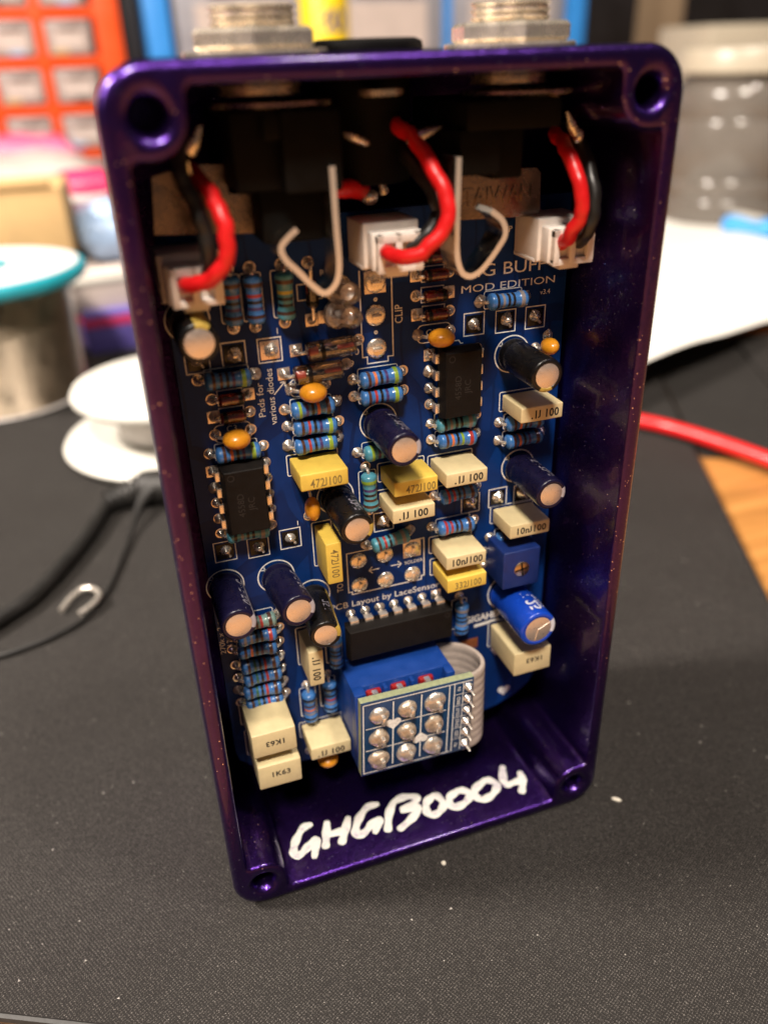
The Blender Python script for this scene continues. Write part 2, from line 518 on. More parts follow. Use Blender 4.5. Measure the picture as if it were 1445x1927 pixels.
def text_mesh(s, h=None, width=None, mat='silk', bold=0.0, ext=0.0, align='L', spacing=1.0, fixj=False):
    cu = bpy.data.curves.new('lettering', 'FONT')
    cu.body = s
    cu.size = 1.0
    cu.offset = bold
    cu.extrude = ext
    cu.space_character = spacing
    cu.resolution_u = 3
    ob = bpy.data.objects.new('lettering', cu)
    COL.objects.link(ob)
    dg = bpy.context.evaluated_depsgraph_get()
    me = bpy.data.meshes.new_from_object(ob.evaluated_get(dg))
    bpy.data.objects.remove(ob)
    bpy.data.curves.remove(cu)
    if fixj:
        bmx = bmesh.new()
        bmx.from_mesh(me)
        left = set(bmx.verts)
        while left:
            st = [left.pop()]
            isl = list(st)
            while st:
                v = st.pop()
                for e in v.link_edges:
                    w_ = e.other_vert(v)
                    if w_ in left:
                        left.remove(w_)
                        st.append(w_)
                        isl.append(w_)
            lo, hi = min(v.co.y for v in isl), max(v.co.y for v in isl)
            if lo < -0.06:
                for v in isl:
                    v.co.y = (v.co.y-lo)/(hi-lo)*0.70
        bmx.to_mesh(me)
        bmx.free()
    xs = [v.co.x for v in me.vertices]
    ys = [v.co.y for v in me.vertices]
    x0, x1, y0, y1 = min(xs), max(xs), min(ys), max(ys)
    caph = 0.70
    sy = (h/caph) if h else width/(x1-x0)
    sx = (width/(x1-x0)) if width else sy
    dx = -x0 if align == 'L' else -(x0+x1)/2
    dy = 0.0 if align == 'L' else -caph/2
    for v in me.vertices:
        v.co = Vector(((v.co.x+dx)*sx*MM, (v.co.y+dy)*sy*MM, v.co.z*sy*MM))
    me.materials.clear()
    me.materials.append(M[mat])
    return me

def smooth_path(pts, n=6):
    """Catmull-Rom through pts."""
    P_ = [Vector(p) for p in pts]
    Q = [P_[0]*2-P_[1]]+P_+[P_[-1]*2-P_[-2]]
    out = []
    for i in range(1, len(Q)-2):
        for k in range(n):
            t = k/n
            a, b, c, d = Q[i-1], Q[i], Q[i+1], Q[i+2]
            out.append(0.5*((2*b)+(c-a)*t+(2*a-5*b+4*c-d)*t*t+(3*b-a-3*c+d)*t*t*t))
    out.append(P_[-1])
    return out

# ================================================================== the setting: table top and far wall
mb = MB().box((-1500, -500, -33), (2200, 1700, -3), 2)
link('table', mb.mesh('table', 'wood'), kind='structure')
mb = MB().box((-1500, 1702, -400), (2600, 1720, 1200))
link('wall', mb.mesh('wall', 'wall', False), kind='structure')

# work mat, a rectangle turned against the pedal: axes U (away) and V (to the right)
U2, V2 = Vector((0.447, 0.894)), Vector((0.894, -0.447))
def uv(u, v):
    return (U2*u+V2*v)[:]
mat_root = bpy.data.objects.new('work_mat', None)
COL.objects.link(mat_root)
mat_root['label'] = 'black woven cloth mat lying on the wooden table under the purple pedal'
mat_root['category'] = 'mat'
ang = math.atan2(V2.y, V2.x)
def rrect(x0, y0, x1, y1, r, n=8):
    out = []
    for cx, cy, a0 in ((x1-r, y1-r, 0), (x0+r, y1-r, 90), (x0+r, y0+r, 180), (x1-r, y0+r, 270)):
        for k in range(n+1):
            a = R_(a0+90*k/n)
            out.append((cx+r*math.cos(a), cy+r*math.sin(a)))
    return out
pl = [uv(u, v) for v, u in rrect(-330, -19.5, 107.3, 345, 8)]
mb = MB().prism(pl, -2.9, 0.0)
link('cloth_top', mb.mesh('cloth_top', 'cloth', False), mat_root)
edge = [Vector((*p, -0.55)) for p in pl]
edge.append(edge[0])
link('stitched_edge', MB().tube(edge, 0.75, 8).mesh('stitched_edge', 'rubber'), mat_root)

# ================================================================== the pedal
pedal = bpy.data.objects.new('guitar_pedal', None)
COL.objects.link(pedal)
pedal['label'] = 'open purple guitar effects pedal standing on end, blue circuit board showing inside'
pedal['category'] = 'effects pedal'
W, H, D = 66.0, 121.0, 37.0

# --- enclosure: outer rounded box with draft, cavity with four screw bosses
def outer_pts(ins, angs):
    x0, y0, x1, y1, r = ins, ins, W-ins, H-ins, max(0.6, 5.2-ins)
    return ray_outline(rrect(x0, y0, x1, y1, r, 14), angs)
def inner_poly(ins):
    t = 2.35+ins
    bx, bz, br = 4.8, 4.9, 4.0+ins
    L = []
    def corner(sx, sz):
        # from the long wall to the end wall round the boss, in the corner frame (distance from the two walls)
        pts = [(t, bz+br+0.9), (t+0.25, bz+br+0.25), (t+0.9, bz+br)]
        for k in range(9):
            a = R_(90-90*k/8)
            pts.append((bx+0.15+(br-0.3)*math.cos(a), bz+br*math.sin(a)*1.0) if False else (bx+br*math.cos(a)*0.94, bz+br*math.sin(a)))
        pts += [(bx+br*0.94, t+0.9), (bx+br*0.94+0.25, t+0.25), (bx+br*0.94+0.9, t)]
        return [(x if sx > 0 else W-x, z if sz > 0 else H-z) for x, z in pts]
    L += corner(1, 1)
    L += corner(-1, 1)[::-1]
    L += corner(-1, -1)
    L += corner(1, -1)[::-1]
    return L
def ray_outline(poly, angs):
    cx, cz = W/2, H/2
    out = []
    n = len(poly)
    for a in angs:
        dx, dz = math.cos(a), math.sin(a)
        best = None
        for i in range(n):
            x1, z1 = poly[i][0]-cx, poly[i][1]-cz
            x2, z2 = poly[(i+1) % n][0]-cx, poly[(i+1) % n][1]-cz
            ex, ez = x2-x1, z2-z1
            den = dx*ez-dz*ex
            if abs(den) < 1e-12:
                continue
            t = (x1*ez-z1*ex)/den
            u = (x1*dz-z1*dx)/den
            if t > 0 and -1e-9 <= u <= 1+1e-9:
                if best is None or t < best:
                    best = t
        out.append((cx+dx*best, cz+dz*best))
    return out
angs = []
for poly in (rrect(0, 0, W, H, 5.2, 14), inner_poly(0)):
    angs += [math.atan2(z-H/2, x-W/2) for x, z in poly]
angs += [2*math.pi*k/120-math.pi for k in range(120)]
angs = sorted(set(round(a, 4) for a in angs))
rings = []
for ins, y in ((3.2, 37.0), (2.1, 36.7), (1.4, 35.8), (1.15, 34.5), (0.05, 2.2), (0.0, 1.3), (0.10, 0.75), (0.36, 0.3), (0.75, 0.07), (1.1, 0.0)):
    rings.append([(x, y, z) for x, z in outer_pts(ins, angs)])
for ins, y in ((-0.62, 0.0), (-0.34, 0.08), (-0.12, 0.28), (0.0, 0.62), (0.35, 17.0), (0.7, 34.6)):
    rings.append([(x, y, z) for x, z in ray_outline(inner_poly(ins), angs)])
mb = MB()
n = len(angs)
vs = [p for r in rings for p in r]
fs = []
for k in range(len(rings)-1):
    for j in range(n):
        j2 = (j+1) % n
        fs.append([k*n+j, k*n+j2, (k+1)*n+j2, (k+1)*n+j])
fs.append(list(range(n)))
fs.append([(len(rings)-1)*n+j for j in range(n)])
mb.add(vs, fs)
enc_me = mb.mesh('enclosure', 'purple', True, 40)
# screw holes: cut with flared pins
cut = MB()
for x, z in ((4.8, 116.1), (61.2, 116.1), (4.8, 4.9), (61.2, 4.9)):
    cut.lathe([(2.75, -1.0), (2.75, 0.0), (2.35, 0.16), (2.05, 0.45), (1.72, 1.0), (1.62, 1.6), (1.55, 15.0)], (x, 0, z), (0, 1, 0), 28)
cut_o = bpy.data.objects.new('cutter', cut.mesh('cutter', 'purple'))
enc_o = bpy.data.objects.new('cutted', enc_me)
COL.objects.link(cut_o)
COL.objects.link(enc_o)
md = enc_o.modifiers.new('b', 'BOOLEAN')
md.operation = 'DIFFERENCE'
md.object = cut_o
md.solver = 'EXACT'
res = bpy.data.meshes.new_from_object(enc_o.evaluated_get(bpy.context.evaluated_depsgraph_get()))
bpy.data.objects.remove(enc_o)
bpy.data.objects.remove(cut_o)
bm = bmesh.new()
bm.from_mesh(res)
for f in bm.faces:
    f.smooth = True
for e in bm.edges:
    e.smooth = not (len(e.link_faces) == 2 and e.link_faces[0].normal.dot(e.link_faces[1].normal) < math.cos(R_(42)))
bm.to_mesh(res)
bm.free()
res.materials.clear()
res.materials.append(M['purple'])
enc = link('enclosure', res, pedal, label='purple metal flake die cast enclosure')

# --- handwriting on the inner bottom wall
strokes = dict(
    G1=[(15.2, 10.6), (13.7, 10.3), (12.0, 8.4), (11.1, 6.6), (11.0, 5.4), (12.0, 5.3), (13.6, 6.3), (15.2, 7.2), (14.0, 3.9)],
    H1=[(18.0, 10.1), (17.1, 7.4), (16.3, 5.1)], H2=[(17.3, 7.4), (20.5, 7.3)], H3=[(21.8, 9.7), (20.5, 7.3), (19.1, 4.9)],
    G2=[(27.6, 10.6), (25.7, 10.6), (23.7, 9.0), (22.3, 6.9), (22.1, 5.5), (23.6, 5.7), (25.5, 7.0), (26.8, 7.2), (25.2, 5.0)],
    B1=[(30.4, 10.0), (28.8, 7.8), (27.4, 4.5)], B2=[(30.4, 10.0), (32.6, 10.4), (34.7, 9.6), (33.5, 8.3), (31.2, 7.8), (34.2, 7.4), (32.4, 5.6), (29.4, 4.1)],
    Z1=[(38.2, 9.0), (36.1, 7.9), (35.3, 6.0), (35.9, 4.9), (37.5, 5.2), (38.8, 6.6), (38.2, 9.0)],
    Z2=[(42.8, 8.4), (40.5, 7.5), (39.8, 5.9), (40.4, 5.0), (42.6, 5.4), (44.2, 6.9), (42.8, 8.4)],
    Z3=[(48.4, 8.9), (45.5, 7.5), (44.9, 5.8), (45.8, 4.8), (48.1, 5.4), (49.6, 7.1), (48.4, 8.9)],
    F1=[(52.5, 10.6), (51.2, 7.6), (51.4, 6.4), (52.9, 6.4), (55.0, 6.4)], F2=[(54.9, 8.2), (54.4, 6.1), (53.0, 3.8)])
def wall_z(y):
    return 2.35+0.35*(y-0.62)/16.4 if y < 17 else 2.7
mb = MB()
for k, s in strokes.items():
    path = smooth_path([(x, y, wall_z(y)+0.03) for x, y in s], 7)
    rs = [0.70+0.11*math.sin(i*0.7+len(k)*2)+0.05*random.random() for i in range(len(path))]
    rs[0] *= 0.8
    rs[-1] *= 0.8
    base = len(mb.v)
    # flattened ribbon of paint, rounded ends
    ext0 = path[0]+(path[0]-path[1]).normalized()*0.3
    ext1 = path[-1]+(path[-1]-path[-2]).normalized()*0.3
    path = [ext0]+path+[ext1]
    rs = [0.35]+rs+[0.35]
    mb.tube(path, rs, 12)
    for i in range(base, len(mb.v)):
        x, y, z = mb.v[i]
        zc = wall_z(y)+0.03
        mb.v[i] = (x, y, zc+(z-zc)*0.10)
link('handwriting', mb.mesh('handwriting', 'marker', True, 80), enc, label='white marker handwriting GHGB0004')

# --- circuit board
outline = [(5.0, 102.9), (5.0, 16.5), (5.5, 14.6), (8.0, 12.2), (11.5, 10.9), (16, 10.4), (23.2, 10.3), (23.2, 13.2), (44.2, 13.2), (44.2, 10.3), (51.0, 10.3),
           (54.5, 11.0), (58.5, 12.6), (61.3, 14.8), (62.6, 17.2), (62.8, 20), (62.8, 102.9)]
mb = MB().prism(outline, 18.0, 19.6, 0, 'xz')
board = link('circuit_board', mb.mesh('circuit_board', ['pcb'], False), pedal, label='dark blue printed circuit board')

# silk screen lines, flat 0.02 mm print
sk = MB()
PY = 17.975
def sline(pts, w=0.2, closed=False):
    pts = [Vector(p) for p in pts]
    n = len(pts)
    vs, fs = [], []
    for i in range(n):
        a = pts[(i-1) % n] if closed or i > 0 else pts[i]
        b = pts[(i+1) % n] if closed or i < n-1 else pts[i]
        if closed or 0 < i < n-1:
            d1, d2 = (pts[i]-a).normalized(), (b-pts[i]).normalized()
            nn = Vector((-(d1.y+d2.y), d1.x+d2.x))
            nn = nn.normalized() if nn.length > 1e-6 else Vector((-d1.y, d1.x))
            k = 1/max(0.5, nn.dot(Vector((-d1.y, d1.x))))
            nn = nn*k
        else:
            d = (b-a).normalized()
            nn = Vector((-d.y, d.x))
        for sgn in (1, -1):
            q = pts[i]+nn*(sgn*w/2)
            vs.append((q.x, PY, q.y))
    m = n if closed else n-1
    for i in range(m):
        j = (i+1) % n
        fs.append([2*i, 2*i+1, 2*j+1, 2*j])
    sk.add(vs, fs)
def srect(cx, cz, w, h, r=0.0, lw=0.2):
    if r > 0:
        sline(rrect(cx-w/2, cz-h/2, cx+w/2, cz+h/2, r, 3), lw, True)
    else:
        sline([(cx-w/2, cz-h/2), (cx+w/2, cz-h/2), (cx+w/2, cz+h/2), (cx-w/2, cz+h/2)], lw, True)
def scirc(cx, cz, r, a0=0, a1=360, lw=0.2):
    n = 36
    full = a1-a0 >= 360
    pts = [(cx+r*math.cos(R_(a0+(a1-a0)*k/n)), cz+r*math.sin(R_(a0+(a1-a0)*k/n))) for k in range(n+(0 if full else 1))]
    sline(pts, lw, full)
SQ = [(7.9, 85.9), (12.8, 86.2), (17.7, 86.1), (48.0, 85.9), (53.1, 85.7), (58.0, 85.7), (8.0, 56.4), (13.0, 56.0), (18.0, 56.4), (48.1, 56.2), (53.0, 56.3), (57.6, 56.1), (33.1, 56.1)]
for x, z in SQ:
    srect(x, z, 3.2, 3.3, 0.0, 0.16)
ELEC = [(7.4, 91.4), (54.4, 80.5), (32.8, 73.1), (25.5, 62.1), (56.4, 61.4), (7.3, 50.4), (15.2, 50.2), (20.7, 45.2)]
for x, z in ELEC:
    scirc(x, z, 2.85)
for x, z in ELEC[1:]:
    for a, b in (((-0.5, 0), (0.5, 0)), ((0, -0.5), (0, 0.5))):
        sline([(x-1.7+a[0], z+1.5+a[1]), (x-1.7+b[0], z+1.5+b[1])], 0.16)
scirc(55.4, 37.0, 3.5)
sline([(30.8, 95.3), (30.8, 83.2), (31.5, 83.2), (31.5, 82.2), (34.6, 82.2), (34.6, 82.9), (35.4, 82.9), (35.4, 95.3)], 0.18)
sline([(26.7, 51.5), (39.9, 51.5), (39.9, 44.3), (39.4, 44.3), (39.4, 43.6), (27.3, 43.6), (27.3, 44.1), (26.7, 44.1)], 0.18, True)
# small arrows and polarity
for x, z, s in ((31.2, 47.5, -1), (35.0, 47.5, 1)):
    sline([(x-0.9*s, z), (x+0.9*s, z)], 0.16)
    sline([(x+0.3*s, z+0.6), (x+0.9*s, z), (x+0.3*s, z-0.6)], 0.16)
sline([(17.7, 79.7), (19.4, 81.4)], 0.16)
sline([(18.7, 81.3), (19.4, 81.4), (19.3, 80.7)], 0.16)
def heart(cx, cz, s, y):
    pts = []
    for k in range(28):
        t = 2*math.pi*k/28
        pts.append((cx+s*16*math.sin(t)**3/16, cz+s*(13*math.cos(t)-5*math.cos(2*t)-2*math.cos(3*t)-math.cos(4*t))/16))
    return pts
hp = heart(56.0, 14.2, 1.25, PY)
sk.add([(x, PY, z) for x, z in hp], [list(range(len(hp)))])
sk.add([(49.4, PY, 30.7), (54.2, PY, 31.0), (54.2, PY, 31.6), (49.4, PY, 31.3)], [[0, 1, 2, 3]])

def btext(s, x, z, h, width=None, th=0, mat='silk', bold=0.0, y=PY, name='printed_text', parent=None, align='L', spacing=1.0):
    return link(name, text_mesh(s, h, width, mat, bold, 0.0, align, spacing), parent or board, mat=BM_(x, z, th, y))
btext('BIG BUFF', 46.6, 92.6, 1.75, 12.6)
btext('MOD EDITION', 45.9, 90.55, 1.05, 15.0)
btext('v3.4', 58.6, 89.0, 0.7)
btext('CLIP', 36.9, 87.5, 1.15, 2.6, 90)
btext('Pads for', 16.2, 76.7, 0.95, 5.0, 90)
btext('various diodes', 17.7, 75.3, 0.95, 8.2, 90)
btext('D10', 27.8, 83.75, 0.95, 2.5)
btext('D9', 27.8, 82.1, 0.95, 1.65)
btext('C7', 22.1, 80.15, 0.9)
btext('C10', 40.5, 85.1, 0.9)
btext('C3', 10.6, 75.3, 0.9)
btext('R1', 25.4, 95.2, 0.8)
btext('JP', 52.6, 98.4, 0.8)
btext('1', 18.9, 88.2, 0.8)
btext('1', 19.3, 58.4, 0.8)
btext('SOLDER', 36.5, 47.15, 0.62, 3.2)
btext('TO', 25.8, 44.6, 1.0, 1.6, 90)
btext('PCB Layout by LaceSensor (', 23.5, 41.25, 1.12, 20.2)
btext('270k x 2 or', 5.9, 37.8, 0.85, 7.2, 90)
btext('(133k', 7.1, 38.4, 0.85, 3.6, 90)
btext('GIGAHEART', 47.6, 32.0, 1.35, 9.4, 0, 'silk', 0.03)
btext('www.gigaheartfx.com', 29.0, 30.15, 0.72, 14.4)

# --- solder, pads, leads
def solder_mesh(i, r=0.92, h=0.75, mat='solder'):
    rnd = random.Random(i)
    k = rnd.uniform(0.85, 1.1)
    prof = [(r*k, 0.0), (r*k*0.96, 0.08), (r*k*0.74, h*0.30), (r*k*0.52, h*0.62), (r*k*0.38, h*0.86), (r*k*0.20, h*1.0), (0.0, h*1.04)]
    return MB().lathe(prof, seg=16, wob=0.13, sd=i).mesh('solder_joint', mat, True, 70)
def dome_mesh(i, r, h, mat='solder', wob=0.05):
    prof = [(r, 0.0), (r, 0.05)]+[(r*math.cos(R_(a))**0.8, 0.05+h*math.sin(R_(a))) for a in (12, 26, 42, 58, 74)]+[(0.0, 0.05+h)]
    return MB().lathe(prof, seg=22, wob=wob, sd=i).mesh('solder_joint', mat, True, 70)
SOLD = [solder_mesh(i, 0.80, 0.72, 'solder' if i % 3 else 'solder_dull') for i in range(7)]
RING = MB().lathe([(0.42, 0.0), (0.42, 0.05), (0.80, 0.05), (0.83, 0.0)], seg=20, cap=False).mesh('pad_ring', 'padtin')
SQPAD = MB().box((-0.88, -0.88, -0.02), (0.88, 0.88, 0.06), 0.03).mesh('square_pad', 'padtin')
_si = [0]
def solder_at(parent, lx, ly, ring=False, square=False, sc=1.0):
    """solder joint in the parent's board frame (mm)."""
    _si[0] += 1
    T = Matrix.Translation(Vector((lx, ly, 0.03))*MM)
    if square:
        link('square_pad', SQPAD, parent, mat=T)
    elif ring:
        link('pad_ring', RING, parent, mat=T)
    sc *= 1.1
    S = Matrix.Rotation(random.uniform(0, 6.28), 4, 'Z') @ Matrix.Diagonal((sc*random.uniform(.88, 1.08), sc*random.uniform(.88, 1.08), sc*random.uniform(.8, 1.15), 1))
    link('solder_joint', SOLD[_si[0] % len(SOLD)], parent, mat=T @ S)

# --- resistors
_rc = {}
def resistor_mesh(bands, body):
    key = (bands, body)
    if key in _rc:
        return _rc[key]
    names = [body]+['b_'+b for b in bands]
    bandpos = [(-2.25, -1.80), (-1.22, -0.82), (-0.40, 0.02), (0.42, 0.84), (1.72, 2.30)]
    def rad(x):
        a = abs(x)
        if a > 2.75:
            t = min(1.0, (a-2.75)/0.45)
            return 1.13*math.sqrt(max(0.0, 1-t*t))*0.85+0.16
        bulge = 1/(1+math.exp((1.62-a)*9))
        return 1.02+0.20*bulge-0.06*max(0, (a-2.4))
    xs = sorted(set([round(-3.2+0.16*k, 3) for k in range(41)]+[p for b in bandpos for p in b]))
    prof = [(rad(x), x) for x in xs]
    def mf(k, j):
        c = (xs[k]+xs[k+1])/2
        for i, (a, b) in enumerate(bandpos):
            if a < c < b:
                return i+1
        return 0
    me = MB().lathe(prof, (0, 0, 1.28), (1, 0, 0), 20, mifun=mf).mesh('resistor', names, True, 60)
    _rc[key] = me
    return me
def lead_mesh(p):
    h = 1.28
    mb = MB()
    pts = smooth_path([(3.1, 0, h), (p/2-0.55, 0, h), (p/2-0.12, 0, h-0.3), (p/2, 0, 0.3), (p/2, 0, -0.02)], 4)
    mb.tube(pts, 0.27, 8)
    return mb.mesh('lead', 'wire')
LEAD = lead_mesh(7.62)
B1 = ('br', 'og', 'bk', 'vi', 'gn')
B2 = ('br', 'rd', 'bk', 'vi', 'gn')
B3 = ('br', 'dg', 'bk', 'rd', 'br')
B4 = ('rd', 'rd', 'bk', 'br', 'br')
B5 = ('br', 'bk', 'bk', 'og', 'br')
B6 = ('bk', 'gy', 'bk', 'bk', 'gy')
RES = [  # x, z (middle), angle, bands, body, joint style
    (13.2, 93.5, 90, ('br', 'vi', 'bk', 'rd', 'br'), 'rblue'), (16.05, 93.45, 90, ('br', 'vi', 'bk', 'rd', 'br'), 'rblue'), (20.1, 93.45, 90, ('br', 'bk', 'bk', 'ye', 'br'), 'rteal'),
    (11.5, 83.3, 0, ('br', 'br', 'bk', 'vi', 'gn'), 'rblue'), (22.8, 77.35, 0, ('gn', 'vi', 'bk', 'og', 'br'), 'rblue'), (22.9, 74.55, 0, B2, 'rblue'), (22.75, 71.8, 0, B2, 'rblue'),
    (32.95, 80.35, 0, B1, 'rblue'), (32.95, 77.6, 0, B2, 'rblue'), (52.5, 89.15, 0, B6, 'rblue'), (44.75, 71.6, 0, B6, 'rteal'), (44.85, 68.7, 0, ('br', 'og', 'bk', 'gn', 'rd'), 'rblue'),
    (56.5, 69.6, 0, ('br', 'og', 'bk', 'vi', 'br'), 'rblue'), (56.4, 66.7, 0, ('br', 'og', 'bk', 'vi', 'br'), 'rblue'), (11.55, 72.45, 0, B1, 'rblue'), (11.55, 59.55, 0, B6, 'rteal'),
    (33.05, 68.85, 0, ('gn', 'vi', 'bk', 'br', 'br'), 'rteal'), (30.7, 62.4, 90, ('br', 'br', 'bk', 'vi', 'gn'), 'rteal'), (45.3, 59.15, 0, B4, 'rblue'), (45.0, 53.2, 0, B4, 'rblue'),
    (33.75, 53.1, 8, ('br', 'rd', 'bk', 'gy', 'gy'), 'rteal'), (55.7, 48.95, 0, B5, 'rblue'),
    (11.0, 43.4, 0, ('gy', 'rd', 'br', 'rd', 'br'), 'rpale'), (10.9, 40.8, 0, ('gy', 'gy', 'bk', 'br', 'rd'), 'rblue'), (10.75, 38.2, 0, ('br', 'og', 'bk', 'vi', 'br'), 'rblue'),
    (10.85, 35.1, 0, B3, 'rblue'), (10.9, 32.55, 0, B3, 'rblue'), (10.8, 29.85, 0, B3, 'rblue'), (10.8, 27.2, 0, B3, 'rblue'),
    (18.35, 23.8, 90, ('bk', 'gy', 'og', 'br', 'bk'), 'rblue'), (21.9, 24.9, 90, ('bk', 'gy', 'rd', 'bk', 'bk'), 'rblue'), (23.5, 34.0, 90, B6, 'rblue'), (46.4, 34.6, 90, B6, 'rblue')]
for i, (x, z, th, bands, body) in enumerate(RES):
    o = link('resistor', resistor_mesh(bands, body), pedal, mat=BM_(x+random.uniform(-.08, .08), z+random.uniform(-.07, .07), th+random.uniform(-3, 3), 18.0-random.uniform(0, 0.18), (random.uniform(-40, 40) if False else 0, random.uniform(-2.5, 2.5))))
    for s in (1, -1):
        link('lead', LEAD, o, mat=Matrix.Rotation(0 if s > 0 else math.pi, 4, 'Z'))
        solder_at(o, s*3.81, 0, ring=True, sc=random.choice((0.75, 0.95, 1.0, 0.85)))
    if th == 0:
        srect(x, z, 6.0, 2.55, 0.3, 0.14)
    elif th == 90:
        srect(x, z, 2.75, 6.2, 0.3, 0.14)

# --- small glass signal diodes (red) and two larger clear ones
def glass_diode(L, r, glass, tips):
    h = r+0.35
    prof = [(0.28, -L/2), (r*0.72, -L/2+0.05), (r*0.96, -L/2+0.25), (r, -L/2+0.5), (r, L/2-0.5), (r*0.96, L/2-0.25), (r*0.72, L/2-0.05), (0.28, L/2)]
    return MB().lathe(prof, (0, 0, h), (1, 0, 0), 20).mesh('glass_tube', glass, True, 60), h
DG, DH = glass_diode(3.6, 0.85, 'glass_red', None)
BGm, BH = glass_diode(7.0, 1.35, 'glass', None)
def diode(x, z, th, pitch, big=False, sq=1, name='diode', band=1, dark=False):
    h = BH if big else DH
    L = 7.0 if big else 3.6
    r = 1.35 if big else 0.85
    core = MB()
    if big:
        core.lathe([(0.30, -L/2+0.2), (0.55, -L/2+0.4), (0.55, -L/2+1.6), (0.25, -L/2+1.7)], (0, 0, h), (1, 0, 0), 14, 0)
        core.lathe([(0.22, L/2-2.6), (0.30, L/2-2.4), (0.30, L/2-0.3)], (0, 0, h), (1, 0, 0), 14, 0)
        core.tube([(-L/2+1.6, 0, h), (-0.6, 0.3, h+0.2), (0.2, -0.2, h), (L/2-2.5, 0, h)], 0.09, 6, 1)
    else:
        core.lathe([(0.30, -1.5), (0.5, -1.4), (0.52, -0.2), (0.30, -0.1), (0.30, 0.1), (0.52, 0.2), (0.5, 1.4), (0.3, 1.5)], (0, 0, h), (1, 0, 0), 14, 0)
    mats = ['salmon' if big else ('redpl' if not dark else 'blackpl'), 'wire']
    o = link(name, core.mesh('diode_core', mats, True, 60), pedal, mat=BM_(x, z, th))
    link('glass_tube', BGm if big else DG, o)
    bx = -L/2+2.1 if big else (-band*1.15)
    link('cathode_band', MB().lathe([(r+0.02, bx-0.3), (r+0.035, bx-0.25), (r+0.035, bx+0.25), (r+0.02, bx+0.3)], (0, 0, h), (1, 0, 0), 20, cap=False).mesh('cathode_band', 'sl_black'), o)
    for s in (1, -1):
        p = smooth_path([(s*(L/2-0.1), 0, h), (s*(pitch/2-0.5), 0, h), (s*(pitch/2-0.08), 0, h-0.35), (s*pitch/2, 0, 0.2)], 4)
        link('lead', MB().tube(p, 0.26, 8).mesh('lead', 'wire'), o)
        solder_at(o, s*pitch/2, 0, ring=(s != -sq), square=(s == -sq), sc=0.85)
    if not big:
        srect(x, z, 3.4, 2.1, 0, 0.14)
    return o
for x, z, th, sq in ((11.6, 80.35, 0, -1), (11.55, 77.8, 0, 1), (41.5, 93.85, 0, 1), (41.45, 91.0, 0, -1), (41.6, 88.35, 0, 1), (41.5, 96.3, 0, 1)):
    diode(x, z, th, 5.0, sq=sq, band=sq)
diode(23.8, 93.3, 90, 7.6, sq=1, dark=True)  # core coloured black to paint in the shade on this unlit glass diode
for x, z, th in ((25.8, 85.75, 2), (23.8, 82.6, 1)):
    diode(x, z, th, 9.0, big=True)

# --- two clear light emitting diodes
led_lens = MB().lathe([(1.95, 0.0), (1.95, 0.9), (1.55, 0.95), (1.52, 3.2), (1.42, 3.9), (1.15, 4.4), (0.7, 4.72), (0.0, 4.85)], seg=28).mesh('lens', 'epoxy', True, 50)
led_cup = MB().lathe([(0.35, -1.2), (0.45, 0.6), (0.75, 1.2), (1.15, 2.7), (1.05, 2.75), (0.4, 2.0), (0.0, 2.0)], (0.15, 0, 0), seg=16).box((-1.15, -0.35, -1.2), (-0.75, 0.35, 3.0), 0.05).tube([(-0.95, 0, 2.9), (-0.4, 0.1, 3.3), (0.15, 0, 2.1)], 0.07, 6).lathe([(1.75, 0.1), (1.78, 0.3), (0.5, 0.32)], seg=20, cap=False).mesh('lead_frame', 'cup', True, 50)
for x, z, tx, ty in ((27.1, 93.6, 6, 14), (26.7, 90.3, 8, 24)):
    o = link('light_emitting_diode', led_cup, pedal, mat=BM_(x, z, 20, 16.9, (tx, ty)), label='clear light emitting diode')
    link('lens', led_lens, o)
    srect(x, z, 0.1, 0.1)
pd = link('square_pad', SQPAD, board, mat=BM_(25.6, 89.7, 0))

# --- plain pads with a solder blob in a printed square
for x, z in SQ:
    o = link('wire_pad', MB().box((-1.3, -1.3, -0.02), (1.3, 1.3, 0.035), 0.02).mesh('wire_pad', 'sl_black' if (x, z) != (17.7, 86.1) else 'copper'), board, mat=BM_(x, z))
    link('solder_joint', solder_mesh(int(x*10), 0.95, 0.9, 'solder'), o, mat=Matrix.Translation(Vector((random.uniform(-.2, .2), random.uniform(-.1, .3), 0.03))*MM))
    link('wire_stub', MB().tube([(0.5, -0.6, 0), (0.62, -0.75, 0.5)], 0.22, 7).mesh('wire_stub', 'solder'), o)

# --- ceramic dip capacitors
def dip_fn(p):
    k = 1+0.22*max(0.0, -p.z)
    return Vector((p.x*k, p.y, p.z*1.0))
def ceramic(x, z, th, pitch, rx, rz, cz=2.7, tilt=(0, 0), th2=1.15):
    o = link('ceramic_capacitor', MB().ellipsoid((0, 0, cz), (rx, th2, rz), 22, 14).mesh('ceramic_capacitor', 'orange', True, 80), pedal, mat=BM_(x, z, th, 18.0, tilt), label='orange dipped ceramic capacitor')
    for s in (1, -1):
        link('lead', MB().tube(smooth_path([(s*rx*0.6, 0, cz-0.6), (s*(pitch/2-0.25), 0, 1.0), (s*pitch/2, 0, 0.2)], 4), 0.26, 8).mesh('lead', 'wire'), o)
        solder_at(o, s*pitch/2, 0, ring=True, sc=0.95)
    if th == 0:
        srect(x, z, 5.2, 2.6, 0.8, 0.15)
ceramic(22.6, 80.2, 0, 5.0, 1.95, 1.9, th2=1.35)
ceramic(11.4, 75.15, 0, 5.0, 1.95, 1.9, th2=1.3)
ceramic(41.7, 85.4, 0, 5.0, 1.95, 1.9, th2=1.3)
ceramic(21.2, 62.2, 88, 5.0, 1.9, 1.6)
ceramic(59.3, 81.8, 40, 2.6, 1.3, 1.8, 2.6)
ceramic(20.2, 12.6, 0, 5.0, 1.8, 1.9, 3.2)

